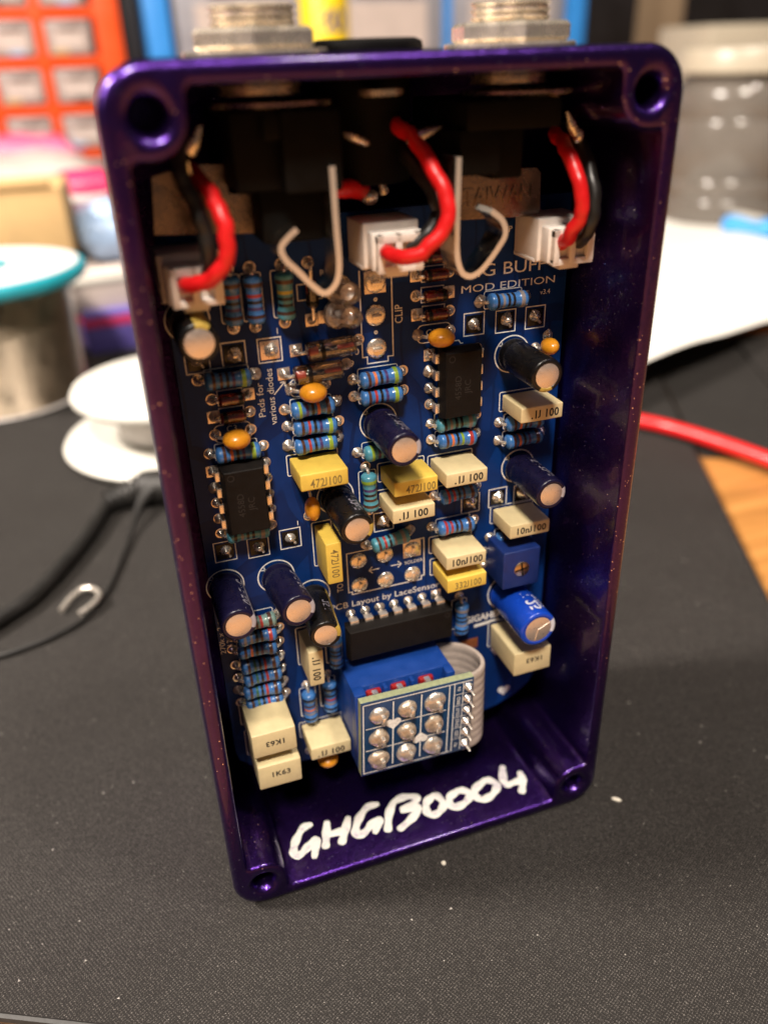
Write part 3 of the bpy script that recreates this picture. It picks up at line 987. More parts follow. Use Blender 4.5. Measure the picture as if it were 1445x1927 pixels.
# --- box film capacitors
def box_cap(x, z, w, t, h, col, txt, ink, tw, th_=0.95, rot=0, th=0, off=(0, 0)):
    mb = MB().box((-w/2, -t/2, 0.15), (w/2, t/2, h), 0.22, 0, 3)
    o = link('box_capacitor', mb.mesh('box_capacitor', col, True, 50), pedal, mat=BM_(x, z, th+random.uniform(-.8, .8)), label=('yellow' if col == 'yellow' else 'cream')+' box film capacitor marked '+txt)
    t_me = text_mesh(txt, th_, tw, ink, 0.030 if ink == 'ink' else 0.016, 0.0, 'C', 1.08, True)
    link('marking', t_me, o, mat=Matrix.Translation(Vector((off[0], off[1], h+0.012))*MM) @ Matrix.Rotation(R_(rot), 4, 'Z'))
    p = 2.5
    for s in (1, -1):
        if w > t:
            solder_at(o, s*p if w < 9 else s*p, t/2*0.2, ring=True, sc=0.9)
        else:
            solder_at(o, t/2*0.05, s*p, ring=True, sc=0.9)
    srect(x, z, w+0.7, t+0.7, 0.25, 0.15)
box_cap(56.5, 73.0, 7.0, 2.45, 6.5, 'cream', '.1J 100', 'ink', 4.6, 1.25, off=(0.5, -.05))
box_cap(22.4, 68.5, 7.0, 2.6, 6.5, 'yellow', '472J100', 'inkbrown', 4.6, 1.3, off=(0.2, -.25))
box_cap(23.0, 54.4, 2.4, 7.1, 6.5, 'yellow', '472J100', 'inkbrown', 4.9, 1.15, rot=-90, off=(0.1, 0))
box_cap(44.4, 64.5, 6.8, 2.35, 6.5, 'cream', '.1J 100', 'ink', 4.7, 1.2, off=(0.3, -.05))
box_cap(36.2, 64.7, 6.9, 2.45, 6.5, 'yellow', '472J100', 'inkbrown', 4.7, 1.25, off=(0.7, -.25))
box_cap(35.8, 60.2, 6.8, 2.35, 6.5, 'cream', '.1J 100', 'ink', 4.7, 1.2, off=(-0.1, 0))
box_cap(55.7, 53.1, 7.1, 2.45, 6.5, 'cream', '10nJ100', 'ink', 5.2, 1.15, off=(0.3, 0))
box_cap(44.6, 49.8, 6.9, 2.4, 6.5, 'cream', '10nJ100', 'ink', 5.2, 1.2, off=(0.2, 0))
box_cap(44.8, 45.5, 6.9, 2.5, 6.5, 'yellow', '332J100', 'inkbrown', 4.6, 1.2, off=(0.2, -.15))
box_cap(18.9, 35.7, 2.4, 6.8, 6.5, 'cream', '.1J 100', 'ink', 4.7, 1.2, rot=-90)
box_cap(10.5, 25.1, 7.1, 4.75, 9.0, 'cream', '1K63', 'ink', 3.0, 1.0, rot=180, off=(0.1, 0))
box_cap(10.8, 18.1, 7.1, 4.9, 9.0, 'cream', '1K63', 'ink', 3.0, 1.0, off=(0.2, 0.3))
box_cap(20.2, 17.7, 7.0, 2.6, 6.5, 'cream', '.1J 100', 'ink', 4.7, 1.15, off=(0, -.25))
box_cap(56.1, 28.3, 7.0, 4.75, 9.5, 'cream', '1K63', 'ink', 3.0, 0.95, rot=180, off=(0.3, 0.3))

# --- electrolytic capacitors
def electrolytic(x, z, r, h, sleeve, stripe, sa, tilt=(0, 0), vent='plain', label=None, marks=None):
    seg = 48
    prof = [(r*0.93, 0.4), (r*0.99, 0.55), (r, 0.8), (r, 1.4), (r*0.955, 1.75), (r*0.955, 2.05), (r, 2.4), (r, h-0.55), (r*0.985, h-0.25), (r*0.93, h-0.06), (r*0.86, h), (r*0.74, h), (r*0.72, h-0.06)]
    def mf(k, j):
        a = (360.0*(j+0.5)/seg) % 360
        if stripe and k >= 2 and k < 12 and abs((a-sa+180) % 360-180) < 26:
            return 1
        return 0
    me = MB().lathe(prof, seg=seg, mifun=mf).mesh('electrolytic_capacitor', [sleeve, stripe or sleeve], True, 50)
    o = link('electrolytic_capacitor', me, pedal, mat=BM_(x, z, 0, 18.0, tilt), label=label)
    top = MB()
    top.lathe([(r*0.735, h-0.3), (r*0.735, h-0.06), (r*0.70, h-0.02), (0.0, h-0.02)], seg=32)
    link('can_top', top.mesh('can_top', 'can', True, 50), o)
    if vent == 'y':
        v = MB()
        for a in (20, 140, 260):
            v.box((0, -0.06, h-0.03), (r*0.62, 0.06, h+0.015), 0.02)
            m_ = Matrix.Rotation(R_(a), 3, 'Z')
            for i in range(len(v.v)-24 if False else len(v.v)-len(v.v), len(v.v)):
                pass
        v2 = MB()
        for a in (25, 255):
            c, s_ = math.cos(R_(a)), math.sin(R_(a))
            v2.tube([(0, 0, h-0.02), (c*r*0.66, s_*r*0.66, h-0.02)], 0.09, 6)
        link('vent_score', v2.mesh('vent_score', 'wire'), o)
    if marks:
        for (txt, a0, hh, size, mt) in marks:
            tm = text_mesh(txt, size, None, mt, 0.02, 0.0, 'C')
            for v_ in tm.vertices:
                # baseline runs along the can's axis, letters wrap round the sleeve
                ax_, cy = v_.co.x/MM, v_.co.y/MM
                a = R_(a0)+cy/r
                v_.co = Vector(((r+0.015)*math.cos(a), (r+0.015)*math.sin(a), hh+ax_))*MM
            link('sleeve_marking', tm, o)
    for s in (1, -1):
        solder_at(o, 0, s*1.0, sc=0.7)
    return o
electrolytic(7.3, 91.5, 2.5, 11.0, 'sl_black', 'stripe_gold', 75, label='black electrolytic capacitor with gold stripe under the left plug')
electrolytic(54.3, 80.6, 2.5, 11.0, 'sl_black', 'stripe_gold', 265, label='black electrolytic capacitor at the board edge')
mk = [('15V 22uF', 70, 6.2, 1.3, 'stripe_dim')]
electrolytic(32.8, 73.1, 2.55, 11.0, 'sl_navy', 'stripe_grey', 5, label='navy electrolytic capacitor near the middle', marks=mk)
electrolytic(25.5, 62.1, 2.5, 11.0, 'sl_black', 'stripe_gold', 350, label='black electrolytic capacitor beside the yellow boxes', marks=mk)
electrolytic(56.4, 61.4, 2.55, 11.0, 'sl_navy', 'stripe_grey', 0, label='navy electrolytic capacitor near the board edge', marks=mk)
electrolytic(7.3, 50.5, 2.6, 11.0, 'sl_navy', 'stripe_grey', 5, label='navy electrolytic capacitor at the left edge', marks=[('2uF 50V', 40, 6.3, 1.7, 'stripe_dim')])
electrolytic(15.3, 50.2, 2.6, 11.0, 'sl_navy', 'stripe_grey', 5, (-2, 4), label='navy electrolytic capacitor', marks=[('2uF 50V', 45, 6.3, 1.4, 'stripe_dim')])
electrolytic(20.7, 45.2, 2.4, 11.0, 'sl_black', 'stripe_gold', 10, (0, -5), label='black electrolytic capacitor with gold stripe', marks=[('25V', 60, 6.3, 1.2, 'stripe_dim')])
electrolytic(55.3, 37.0, 3.25, 12.0, 'sl_blue', 'stripe_white', 5, vent='y', label='bright blue electrolytic capacitor marked 25 V',
             marks=[('V', 84, 6.4, 1.4, 'stripe_white'), ('25', 84, 9.3, 2.0, 'stripe_white'), ('22uF', 52, 8.0, 1.3, 'stripe_white'), ('105C', 262, 10.0, 1.1, 'stripe_white')])
for o in COL.objects:
    pass

# --- integrated circuits
def dip(x, z, npin, th, txt, hidden_row=False):
    half = npin//2
    L = half*2.54-0.45+ (0.9 if npin == 8 else 1.4)
    w, h0, h1 = 6.35, 0.55, 3.95
    mid = 2.2
    # body tapering above and below the leg line; long axis along local y
    def sect(ix, iy, hz):
        return [(-w/2+ix, -L/2+iy, hz), (w/2-ix, -L/2+iy, hz), (w/2-ix, L/2-iy, hz), (-w/2+ix, L/2-iy, hz)]
    secs = [sect(0.45, 0.45, h0), sect(0.02, 0.02, mid-0.12), sect(0.02, 0.02, mid+0.12), sect(0.36, 0.36, h1-0.12), sect(0.5, 0.5, h1)]
    mb = MB()
    vs = [p for s in secs for p in s]
    fs = [[3, 2, 1, 0], [16, 17, 18, 19]]
    for k in range(4):
        for j in range(4):
            j2 = (j+1) % 4
            fs.append([k*4+j, k*4+j2, (k+1)*4+j2, (k+1)*4+j])
    mb.add(vs, fs)
    o = link('integrated_circuit', mb.mesh('integrated_circuit', 'ic', False), pedal, mat=BM_(x, z, th), label='black %d pin integrated circuit' % npin)
    link('pin_one_dot', MB().lathe([(0.5, h1-0.02), (0.5, h1+0.012), (0.42, h1+0.012), (0.36, h1-0.01), (0, h1-0.01)], (-w/2+1.3, L/2-1.3, 0), seg=16).mesh('pin_one_dot', 'icmark'), o)
    if txt:
        for k, s in enumerate(txt):
            link('marking', text_mesh(s, 0.95, None, 'icmark', 0.0, 0.0, 'C'), o, mat=Matrix.Translation(Vector((0.6-1.5*k, -0.4, h1+0.012))*MM) @ Matrix.Rotation(R_(90 if npin == 8 else -90), 4, 'Z'))
    leg = MB()
    leg.box((w/2-0.2, -0.72, mid-0.13), (w/2+0.62, 0.72, mid+0.13), 0.06)
    leg.box((w/2+0.36, -0.72, 1.0), (w/2+0.62, 0.72, mid+0.05), 0.06)
    leg.box((w/2+0.38, -0.30, -0.1), (w/2+0.60, 0.30, 1.1), 0.05)
    lm = leg.mesh('leg', 'wire', True, 40)
    for k in range(half):
        yy = (half-1)*1.27-k*2.54
        for s in (1, -1):
            link('leg', lm, o, mat=Matrix.Translation(Vector((0, yy, 0))*MM) @ Matrix.Rotation(0 if s > 0 else math.pi, 4, 'Z'))
            solder_at(o, s*3.81, yy, ring=not (k == 0 and s < 0), square=(k == 0 and s < 0), sc=0.95)
    return o
dip(11.6, 65.95, 8, 0, ['JRC', '4558D'])
dip(44.75, 78.4, 8, 0, ['JRC', '4558D'])
dip(34.4, 36.1, 14, -90, None)
scirc(11.6, 70.8, 1.0, 180, 360)
sline([(43.4, 83.3), (43.8, 83.3), (44.1, 83.8), (45.6, 83.8), (45.9, 83.3), (46.3, 83.3)], 0.16)

# --- toggle switch terminals: clip switch and tone switch
def terminal(x, z, square, a, big=1.0, name='switch_terminal'):
    base = SQPAD if square else None
    m = dome_mesh(int(x*7+z*3), 1.52*big, 0.42, 'solder', 0.03)
    o = link(name, m, pedal, mat=BM_(x, z))
    if square:
        link('square_pad', SQPAD, o, mat=Matrix.Diagonal((1.75, 1.75, 1, 1)) @ Matrix.Translation((0, 0, 0.00001)))
    link('lug', MB().box((-0.26, -0.70, 0.1), (0.26, 0.70, 0.95), 0.1).mesh('lug', 'wire'), o, mat=Matrix.Rotation(R_(a), 4, 'Z'))
for k, (x, z) in enumerate(((33.0, 93.6), (32.9, 89.0), (32.9, 84.3))):
    terminal(x, z, k == 0, 90)
for k, (x, z) in enumerate(((28.6, 49.8), (33.1, 49.9), (37.8, 49.9), (28.6, 45.2), (33.1, 45.1), (37.8, 45.0))):
    terminal(x, z, k == 2, -4, 0.95)
for x, z in ((33.0, 91.2), (32.9, 86.6)):
    scirc(x, z, 0.18, 0, 360, 0.2)

# --- trimmer
o = link('trimmer', MB().box((-3.35, -3.55, 0.3), (3.35, 3.55, 6.5), 0.3, 0, 3).mesh('trimmer', 'trimblue', True, 50), pedal, mat=BM_(54.6, 45.8), label='square blue trimmer with brass cross screw')
sc_ = MB().lathe([(1.35, 6.45), (1.35, 6.62), (1.25, 6.70), (0.0, 6.70)], seg=28)
link('adjuster_screw', sc_.mesh('adjuster_screw', 'brass', True, 50), o)
for a in (8, 98):
    link('screw_slot', MB().box((-1.28, -0.17, 6.66), (1.28, 0.17, 6.715), 0.0).mesh('screw_slot', 'sl_black', False), o, mat=Matrix.Rotation(R_(a), 4, 'Z'))
for lx, ly in ((-3.8, 0.6), (-3.8, -2.0), (3.0, 0)):
    solder_at(o, lx, ly, ring=True, sc=0.8)

# --- foot switch, its little board and ribbon cable
fs_ = MB()
fs_.box((24.0, 10.4, 14.0), (41.6, 33.8, 30.6), 0.35, 0, 2)
fs_.box((24.0, 8.5, 14.0), (26.0, 11.0, 30.6), 0.25)
fs_.box((40.0, 8.5, 14.0), (41.6, 11.0, 30.6), 0.25)
for x in (29.6, 34.3):
    fs_.box((x-0.35, 9.2, 14.4), (x+0.35, 11.0, 30.2), 0.15)
sw = link('foot_switch', fs_.mesh('foot_switch', 'swblue', True, 45), pedal, label='blue foot switch body')
for x in (27.7, 32.0, 36.9):
    link('contact_insert', MB().box((x-1.3, 9.5, 27.8), (x+1.3, 11.2, 29.7), 0.4).mesh('contact_insert', 'redpl'), sw)
    link('lug', MB().box((x-0.5, 7.0, 28.9), (x+0.5, 10.0, 29.8), 0.15).mesh('lug', 'wire'), sw)
DB = Matrix.Translation(Vector((33.75, 7.6, 23.0))*MM) @ Matrix.Rotation(R_(90), 4, 'X') @ Matrix.Rotation(R_(-1.6), 4, 'Z') @ Matrix.Rotation(R_(1.5), 4, 'X')
db = link('switch_board', MB().box((-9.8, -8.0, 0.0), (9.8, 8.0, 1.55), 0.06).mesh('switch_board', 'pcb_small', True, 40), pedal, mat=DB, label='small teal blue board with nine large solder joints')
link('board_edge', MB().box((-9.82, -8.02, 0.12), (9.82, 8.02, 1.42), 0.02).mesh('board_edge', 'pcb_edge', False), db)
sk2 = MB()
def s2rect(x0, y0, x1, y1):
    sk2.add([(x0, y0, 1.575), (x1, y0, 1.575), (x1, y1, 1.575), (x0, y1, 1.575)], [[0, 1, 2, 3]])
for x0, y0, x1, y1 in ((-9.5, -7.6, 6.0, -7.42), (-9.5, 7.42, 9.5, 7.6), (-9.5, -7.6, -9.32, 7.6), (5.4, -7.6, 5.58, 7.6), (6.3, -7.6, 6.45, 7.6), (7.9, -7.6, 8.02, 7.6),
                       (-4.42, -6.8, -4.22, 7.0), (0.46, -6.8, 0.66, 7.0), (-9.0, 2.22, 5.0, 2.4), (-9.0, -2.6, 5.0, -2.42)):
    s2rect(x0, y0, x1, y1)
for k in range(1, 6):
    s2rect(6.4, -7.5+2.5*k, 9.4, -7.4+2.5*k)
for cx, cy in ((-4.3, 2.3), (0.56, -2.5)):
    pts = heart(cx, cy, 1.35, 0)
    a = R_(0 if cy > 0 else 180)
    pts = [((px-cx)*math.cos(a)-(py-cy)*math.sin(a)+cx, (px-cx)*math.sin(a)+(py-cy)*math.cos(a)+cy) for px, py in pts]
    sk2.add([(px, py, 1.585) for px, py in pts], [list(range(len(pts)))])
link('silkscreen', sk2.mesh('silkscreen', 'silk', False), db)
for k, s in enumerate(('IN', 'BRD', 'OUT', 'GND', 'LED', '9V')):
    link('printed_text', text_mesh(s, 0.62, None, 'silk', 0.0, 0.0, 'C'), db, mat=Matrix.Translation(Vector((7.2, 6.2-2.5*k, 1.58))*MM) @ Matrix.Rotation(R_(90), 4, 'Z'))
for i in range(3):
    for j in range(3):
        lx, ly = -6.8+4.85*i, 4.85-4.85*j
        jn = link('solder_joint', dome_mesh(100+i*3+j, random.uniform(1.6, 1.85), random.uniform(0.8, 1.2), random.choice(('joint_tan', 'joint_tan', 'solder_dull')), 0.09), db, mat=Matrix.Translation(Vector((lx, ly, 1.55))*MM))
        link('lug', MB().box((-0.32, -0.80, 1.5), (0.34, 0.80, random.uniform(3.1, 3.7)), 0.14).mesh('lug', 'wire'), db, mat=Matrix.Translation(Vector((lx+0.35, ly+random.uniform(-.2, .2), 0))*MM) @ Matrix.Rotation(R_(random.uniform(-8, 4)), 4, 'Z'))
for k in range(6):
    ly = 6.2-2.5*k
    link('solder_joint', solder_mesh(130+k, 0.85, 1.0, 'solder'), db, mat=Matrix.Translation(Vector((8.85, ly, 1.55))*MM))
    link('header_pin', MB().tube([(8.85, ly, 1.5), (8.9, ly-0.05, 2.6), (9.15, ly-0.45, 3.4)], [0.3, 0.24, 0.16], 7).mesh('header_pin', 'wire'), db)
# ribbon: conductors side by side, swept along an arc
path = smooth_path([(39.0, 17.4), (42.5, 17.2), (45.6, 16.0), (47.3, 13.6), (47.6, 11.0), (46.6, 9.0), (44.8, 8.0), (42.6, 7.7)], 6)
rb = MB()
z0, z1, nc = 13.4, 29.6, 10
cw = (z1-z0)/nc
prof = []
for k in range(nc):
    for t in range(6):
        prof.append((z0+cw*(k+t/6), 0.36+0.09*math.sin(math.pi*t/6)))
prof.append((z1, 0.30))
ringp = [(z, h) for z, h in prof]+[(z, -h) for z, h in prof[::-1]]
m = len(ringp)
vs, fs = [], []
for i, p in enumerate(path):
    T = (Vector(path[min(i+1, len(path)-1)])-Vector(path[max(i-1, 0)])).normalized()
    N = Vector((-T.y, T.x))
    for z, h in ringp:
        vs.append((p.x+N.x*h, p.y+N.y*h, z))
for i in range(len(path)-1):
    for j in range(m):
        j2 = (j+1) % m
        fs.append([i*m+j, i*m+j2, (i+1)*m+j2, (i+1)*m+j])
fs.append(list(range(m)))
fs.append([(len(path)-1)*m+j for j in range(m)])
rb.add(vs, fs)
link('ribbon_cable', rb.mesh('ribbon_cable', 'ribbon', True, 60), pedal, label='grey ribbon cable bent round to the switch board')
o = link('ribbon_header_pad', MB().box((-1.6, -1.1, 0), (1.6, 1.1, 0.04), 0.01).mesh('ribbon_header_pad', 'redphen'), board, mat=BM_(48.6, 27.3, 0))
for x, z in ((50.4, 24.2), (53.2, 24.8)):
    o = link('wire_stub', MB().tube([(0, 0, 0), (0.25, -0.2, 1.2)], 0.35, 8).mesh('wire_stub', 'copper'), board, mat=BM_(x, z, 0))

# --- two pin wire plugs with wires
def plug(x, z, y0, label):
    w, t = 7.4, 5.6
    mb = MB()
    d = 18.0-y0
    mb.box((-w/2, -t/2, 0), (w/2, t/2, d-3.0), 0.25)
    mb.box((-w/2+0.5, -t/2+0.1, d-3.2), (w/2-0.4, t/2-0.9, d-1.0), 0.2)
    # front with two wire pockets
    for xa, xb in ((-w/2+0.9, -w/2+1.75), (-0.42, 0.42), (w/2-1.6, w/2-0.5)):
        mb.box((xa, -t/2+0.2, d-1.4), (xb, t/2-1.1, d), 0.12)
    mb.box((-w/2+0.9, t/2-2.1, d-1.4), (w/2-0.5, t/2-1.1, d), 0.12)
    mb.box((-w/2+0.9, -t/2-0.1, d-1.4), (w/2-0.5, -t/2+0.75, d-0.1), 0.12)
    mb.box((-1.6, -t/2-0.75, d-2.8), (1.4, -t/2+0.5, d-0.6), 0.2)
    mb.box((-w/2-0.05, -t/2-0.2, 0), (-w/2+1.6, -t/2+0.5, d-3.6), 0.2)
    o = link('wire_plug', mb.mesh('wire_plug', 'white_pl', True, 45), pedal, mat=BM_(x, z), label=label)
    for lx in (-1.25, 1.45):
        link('wire_pocket', MB().box((lx-0.95, -t/2+0.7, d-1.3), (lx+0.95, t/2-2.0, d-0.9), 0.05).mesh('wire_pocket', 'white_pl'), o)
        link('crimp', MB().box((lx-0.5, 0.1, d-1.0), (lx+0.5, 0.7, d-0.3), 0.1).mesh('crimp', 'wire'), o)
    return o
plug(33.1, 99.7, 8.3, 'white two pin plug in the middle')
plug(7.9, 98.3, 8.3, 'white two pin plug on the left')
plug(57.6, 98.2, 8.3, 'white two pin plug on the right')
def wire(pts, mat, r=0.92, name='wire', label=None, seg=14):
    p = smooth_path(pts, 8)
    k0 = random.uniform(0, 50)
    p = [q+Vector((mnoise.noise(Vector((i*0.22+k0, 0, 0))), mnoise.noise(Vector((i*0.22+k0, 9, 0))), mnoise.noise(Vector((i*0.22+k0, 0, 9)))))*0.22 for i, q in enumerate(p)]
    link(name, MB().tube(p, [r*(1+0.05*mnoise.noise(Vector((i*0.5+k0, 3, 3)))) for i in range(len(p))], seg).mesh(name, mat, True, 70), pedal, label=label)
wire([(31.6, 9.4, 99.3), (31.3, 7.2, 99.5), (32.7, 4.6, 99.4), (35.0, 3.6, 100.5), (37.2, 3.4, 103.2), (37.4, 4.0, 106.0), (36.6, 6.0, 108.7), (36.1, 9.0, 111.1), (35.3, 12.0, 112.6), (34.8, 16.0, 113.6), (34.9, 20.0, 114.2)], 'red', label='red wire of the middle plug')
wire([(34.4, 9.4, 99.6), (36.8, 8.6, 101.0), (38.5, 9.0, 103.4), (38.1, 10.0, 105.8), (36.6, 12.5, 108.7), (35.7, 15.5, 110.9), (35.0, 20, 113)], 'blackwire', label='black wire of the middle plug')
wire([(6.6, 9.2, 98.0), (7.3, 6.4, 98.5), (9.4, 4.3, 99.5), (11.0, 3.6, 101.4), (11.4, 3.5, 103.6), (11.2, 4.0, 105.8), (10.8, 6.0, 107.7), (10.1, 9.0, 108.9), (9.6, 12, 110)], 'red', label='red wire of the left plug')
wire([(9.4, 9.2, 98.6), (9.6, 6.0, 100.6), (9.4, 5.4, 104.1), (8.9, 6.0, 106.8), (8.0, 7.0, 109.4), (7.9, 8.0, 111.2), (8.6, 9, 112.5)], 'blackwire', label='black wire of the left plug')
wire([(56.3, 9.2, 98.0), (55.8, 6.6, 99.5), (56.3, 5.2, 101.9), (56.2, 5.0, 104.4), (55.9, 6.0, 106.8), (55.7, 8.0, 109.1), (56.3, 11.0, 110.4), (57, 14, 111)], 'red', label='red wire of the right plug')
wire([(59.0, 9.2, 97.9), (58.4, 6.8, 99.6), (58.9, 6.2, 102.2), (58.9, 7.0, 105.3), (59.0, 9.0, 108.2), (59.1, 12.0, 110.5), (58.5, 15, 111.5)], 'blackwire', label='black wire of the right plug')
wire([(26.0, 12.0, 106.7), (28.9, 14.0, 106.3), (31.4, 16.4, 105.4)], 'red', 1.1, label='short red wire to the power socket')

# --- output and input sockets
def socket(cx, cy, mirror, pts, plate, label):
    r = bpy.data.objects.new('jack_socket', None)
    COL.objects.link(r)
    r.parent = pedal
    r['label'] = label
    # outside: washer, hexagon nut, threaded bush
    link('washer', MB().lathe([(4.6, 121.0), (8.0, 121.0), (8.0, 121.35), (7.8, 121.5), (4.6, 121.5)], (cx, cy, 0), seg=40, cap=False).mesh('washer', 'nickel', True, 40), r)
    nut = MB()
    hexp = []
    Rn = 7.35
    for k in range(6):
        a = R_(60*k+17)
        hexp.append((cx+Rn*math.cos(a), cy+Rn*math.sin(a)))
    ringsn = [(0.93, 121.5), (1.0, 121.85), (1.0, 123.2), (0.93, 123.6), (0.66, 123.65)]
    vs = [(cx+(x-cx)*k, cy+(y-cy)*k, z) for k, z in ringsn for x, y in hexp]
    fsn = []
    for k in range(len(ringsn)-1):
        for j in range(6):
            fsn.append([k*6+j, k*6+(j+1) % 6, (k+1)*6+(j+1) % 6, (k+1)*6+j])
    nut.add(vs, fsn)
    link('nut', nut.mesh('nut', 'nickel', True, 25), r)
    th = []
    z = 117.0
    while z < 125.3:
        th += [(4.45, z), (4.75, z+0.22), (4.75, z+0.34), (4.45, z+0.55)]
        z += 0.75
    th += [(4.3, 125.5), (3.4, 125.6), (3.25, 125.3), (3.25, 118)]
    link('threaded_bush', MB().lathe(th, (cx, cy, 0), seg=36, cap=False).mesh('threaded_bush', 'nickel', True, 40), r)
    # inside: flange disc, black body, plate and tip spring
    link('flange', MB().lathe([(4.6, 115.9), (6.9, 115.9), (7.0, 116.1), (6.9, 116.4), (4.6, 116.4)], (cx+1.2, cy, 0), seg=36, cap=False).mesh('flange', 'nickel', True, 40), r)
    for dx, dy in ((-3.2, -4.6), (1.6, -4.9)):
        link('rivet', MB().ellipsoid((cx+1.2+dx, cy+dy, 115.55), (1.0 if dx < 0 else 1.7, 0.9, 0.42), 16, 8).mesh('rivet', 'nickel', True, 80), r)
    link('body', pts.mesh('body', 'blackpl', True, 40), r)
    link('sleeve_plate', plate.mesh('sleeve_plate', 'plate', True, 40), r)
    return r
bl = MB()
bl.box((13.6, 7.0, 107.6), (19.2, 24, 115.8), 0.5)
bl.box((18.8, 5.6, 107.3), (25.6, 24, 115.8), 0.5)
bl.box((17.0, 6.2, 112.8), (21.0, 12, 115.6), 0.3)
bl.box((16.5, 9.0, 101.5), (24.0, 24, 107.8), 0.5)
plateL = MB().prism([(5.4, 109.2), (9.9, 110.2), (13.6, 110.0), (13.9, 106.8), (17.6, 106.4), (18.3, 105.9), (18.4, 104.9), (17.8, 104.6), (17.8, 103.4), (18.4, 103.0), (18.2, 102.3), (17.5, 102.0), (4.7, 102.9)], 14.2, 14.8, 0, 'xz')
jl = socket(18.6, 14.0, False, bl, plateL, 'left jack socket with black body and hexagon nut')
br_ = MB()
br_.box((40.9, 6.2, 112.4), (53.4, 24, 115.7), 0.5)
br_.box((40.2, 6.4, 107.6), (45.6, 24, 112.8), 0.5)
br_.box((45.2, 8.2, 106.8), (49.5, 24, 112.8), 0.4)
plateR = MB().prism([(43.0, 107.2), (54.8, 107.0), (55.4, 106.3), (55.6, 101.4), (55.0, 100.9), (43.2, 101.3)], 14.2, 14.8, 0, 'xz')
jr = socket(49.9, 14.0, True, br_, plateR, 'right jack socket with black body and hexagon nut')
link('embossed_text', text_mesh('TAIWAN', 2.2, 10.0, 'plate', 0.0, 0.05), jr, mat=BM_(44.2, 103.0, 0, 14.17))
def spring(root, pts, y0, y1):
    p = smooth_path([(x, z, 0) for x, z in pts], 8)
    t = 0.35
    vs, fs = [], []
    for i, q in enumerate(p):
        T = (p[min(i+1, len(p)-1)]-p[max(i-1, 0)]).normalized()
        N = Vector((-T.y, T.x))
        for a, y in ((1, y0), (1, y1), (-1, y1), (-1, y0)):
            vs.append((q.x+N.x*a*t, y, q.y+N.y*a*t))
    mi = []
    for i in range(len(p)-1):
        for j in range(4):
            j2 = (j+1) % 4
            fs.append([i*4+j, i*4+j2, (i+1)*4+j2, (i+1)*4+j])
            mi.append(1 if j == 3 else 0)   # front edge takes the lighter metal, its bright glint painted in; faces polished
    fs += [[0, 1, 2, 3], [len(vs)-4+j for j in range(4)]]
    mi += [1, 1]
    link('tip_spring', MB().add(vs, fs, mi).mesh('tip_spring', ['spring', 'spring_edge'], True, 50), root, label='bent tip contact spring of the socket')
spring(jl, [(24.1, 110.0), (24.2, 104.0), (24.3, 99.4), (23.8, 97.2), (22.4, 96.2), (21.0, 97.2), (19.3, 99.1), (18.0, 100.5), (17.6, 101.8), (18.4, 102.8), (19.6, 103.7)], 5.0, 9.5)
spring(jr, [(39.4, 110.0), (39.3, 104.0), (39.3, 99.4), (39.9, 97.0), (41.0, 96.2), (42.2, 96.5), (43.3, 97.4), (44.9, 99.3), (45.8, 100.9), (45.3, 102.5), (43.8, 103.7)], 5.0, 9.5)
for root, pts in ((jl, [(10.7, 8.0, 114.6), (9.8, 8.0, 112.9), (9.2, 8.2, 112.0)]), (jl, [(8.9, 8.4, 111.2), (8.8, 9.0, 110.0)]), (jr, [(56.2, 10.0, 113.8), (57.0, 10.0, 112.2), (57.6, 10.0, 111.2)])):
    link('solder_lug', MB().tube(smooth_path(pts, 4), [0.2+0.45*min(1, i/4) for i in range((len(pts)-1)*4+1)], 10).mesh('solder_lug', 'solder'), root)
link('solder_lug', MB().ellipsoid((58.1, 10.0, 110.9), (0.7, 0.7, 0.9), 14, 8).mesh('solder_lug', 'solder', True, 80), jr)

# --- power socket in the middle
ps = bpy.data.objects.new('power_socket', None)
COL.objects.link(ps)
ps.parent = pedal
ps['label'] = 'round black power socket between the jack sockets'
link('bezel', MB().lathe([(3.2, 120.8), (6.6, 120.9), (6.75, 121.3), (6.6, 122.0), (5.8, 122.35), (3.4, 122.2), (3.0, 121.4)], (32.6, 17.0, 0), seg=44, cap=False).mesh('bezel', 'blackpl', True, 40), ps)
link('barrel', MB().lathe([(5.6, 106.5), (5.8, 107.0), (5.8, 118.6), (3.0, 118.6)], (32.6, 19.0, 0), seg=32).mesh('barrel', 'blackpl', True, 40), ps)
link('lock_nut', MB().lathe([(2.0, 116.5), (2.6, 116.6), (2.6, 117.2), (2.0, 117.3)], (31.8, 10.2, 0), seg=24).mesh('lock_nut', 'nickel', True, 40), ps)
link('phenolic_base', MB().box((28.0, 16.5, 107.2), (35.0, 22, 109.2), 0.3).mesh('phenolic_base', 'redphen'), ps)
link('contact', MB().prism([(30.7, 108.4), (32.4, 108.5), (32.6, 107.4), (32.0, 106.4), (31.4, 106.2)], 15.2, 16.0, 0, 'xz').mesh('contact', 'nickel'), ps)
link('contact', MB().tube([(33.3, 15.6, 108.0), (33.5, 15.4, 106.4), (33.9, 15.4, 105.2)], [0.35, 0.5, 0.65], 10).mesh('contact', 'solder'), ps)
link('solder_joint', MB().ellipsoid((31.9, 15.6, 104.9), (1.15, 1.0, 1.0), 18, 12).mesh('solder_joint', 'solder', True, 80), ps)
link('solder_lug', MB().ellipsoid((29.3, 12.0, 112.0), (1.7, 0.9, 0.55), 16, 10, fn=lambda p: Vector((p.x, p.y, p.z-p.x*0.38))).mesh('solder_lug', 'solder', True, 80), ps)
link('solder_lug', MB().ellipsoid((37.2, 10.0, 112.3), (2.4, 0.9, 0.5), 16, 10, fn=lambda p: Vector((p.x, p.y, p.z*(1.2-p.x*0.3)+p.x*0.33))).mesh('solder_lug', 'solder', True, 80), ps)

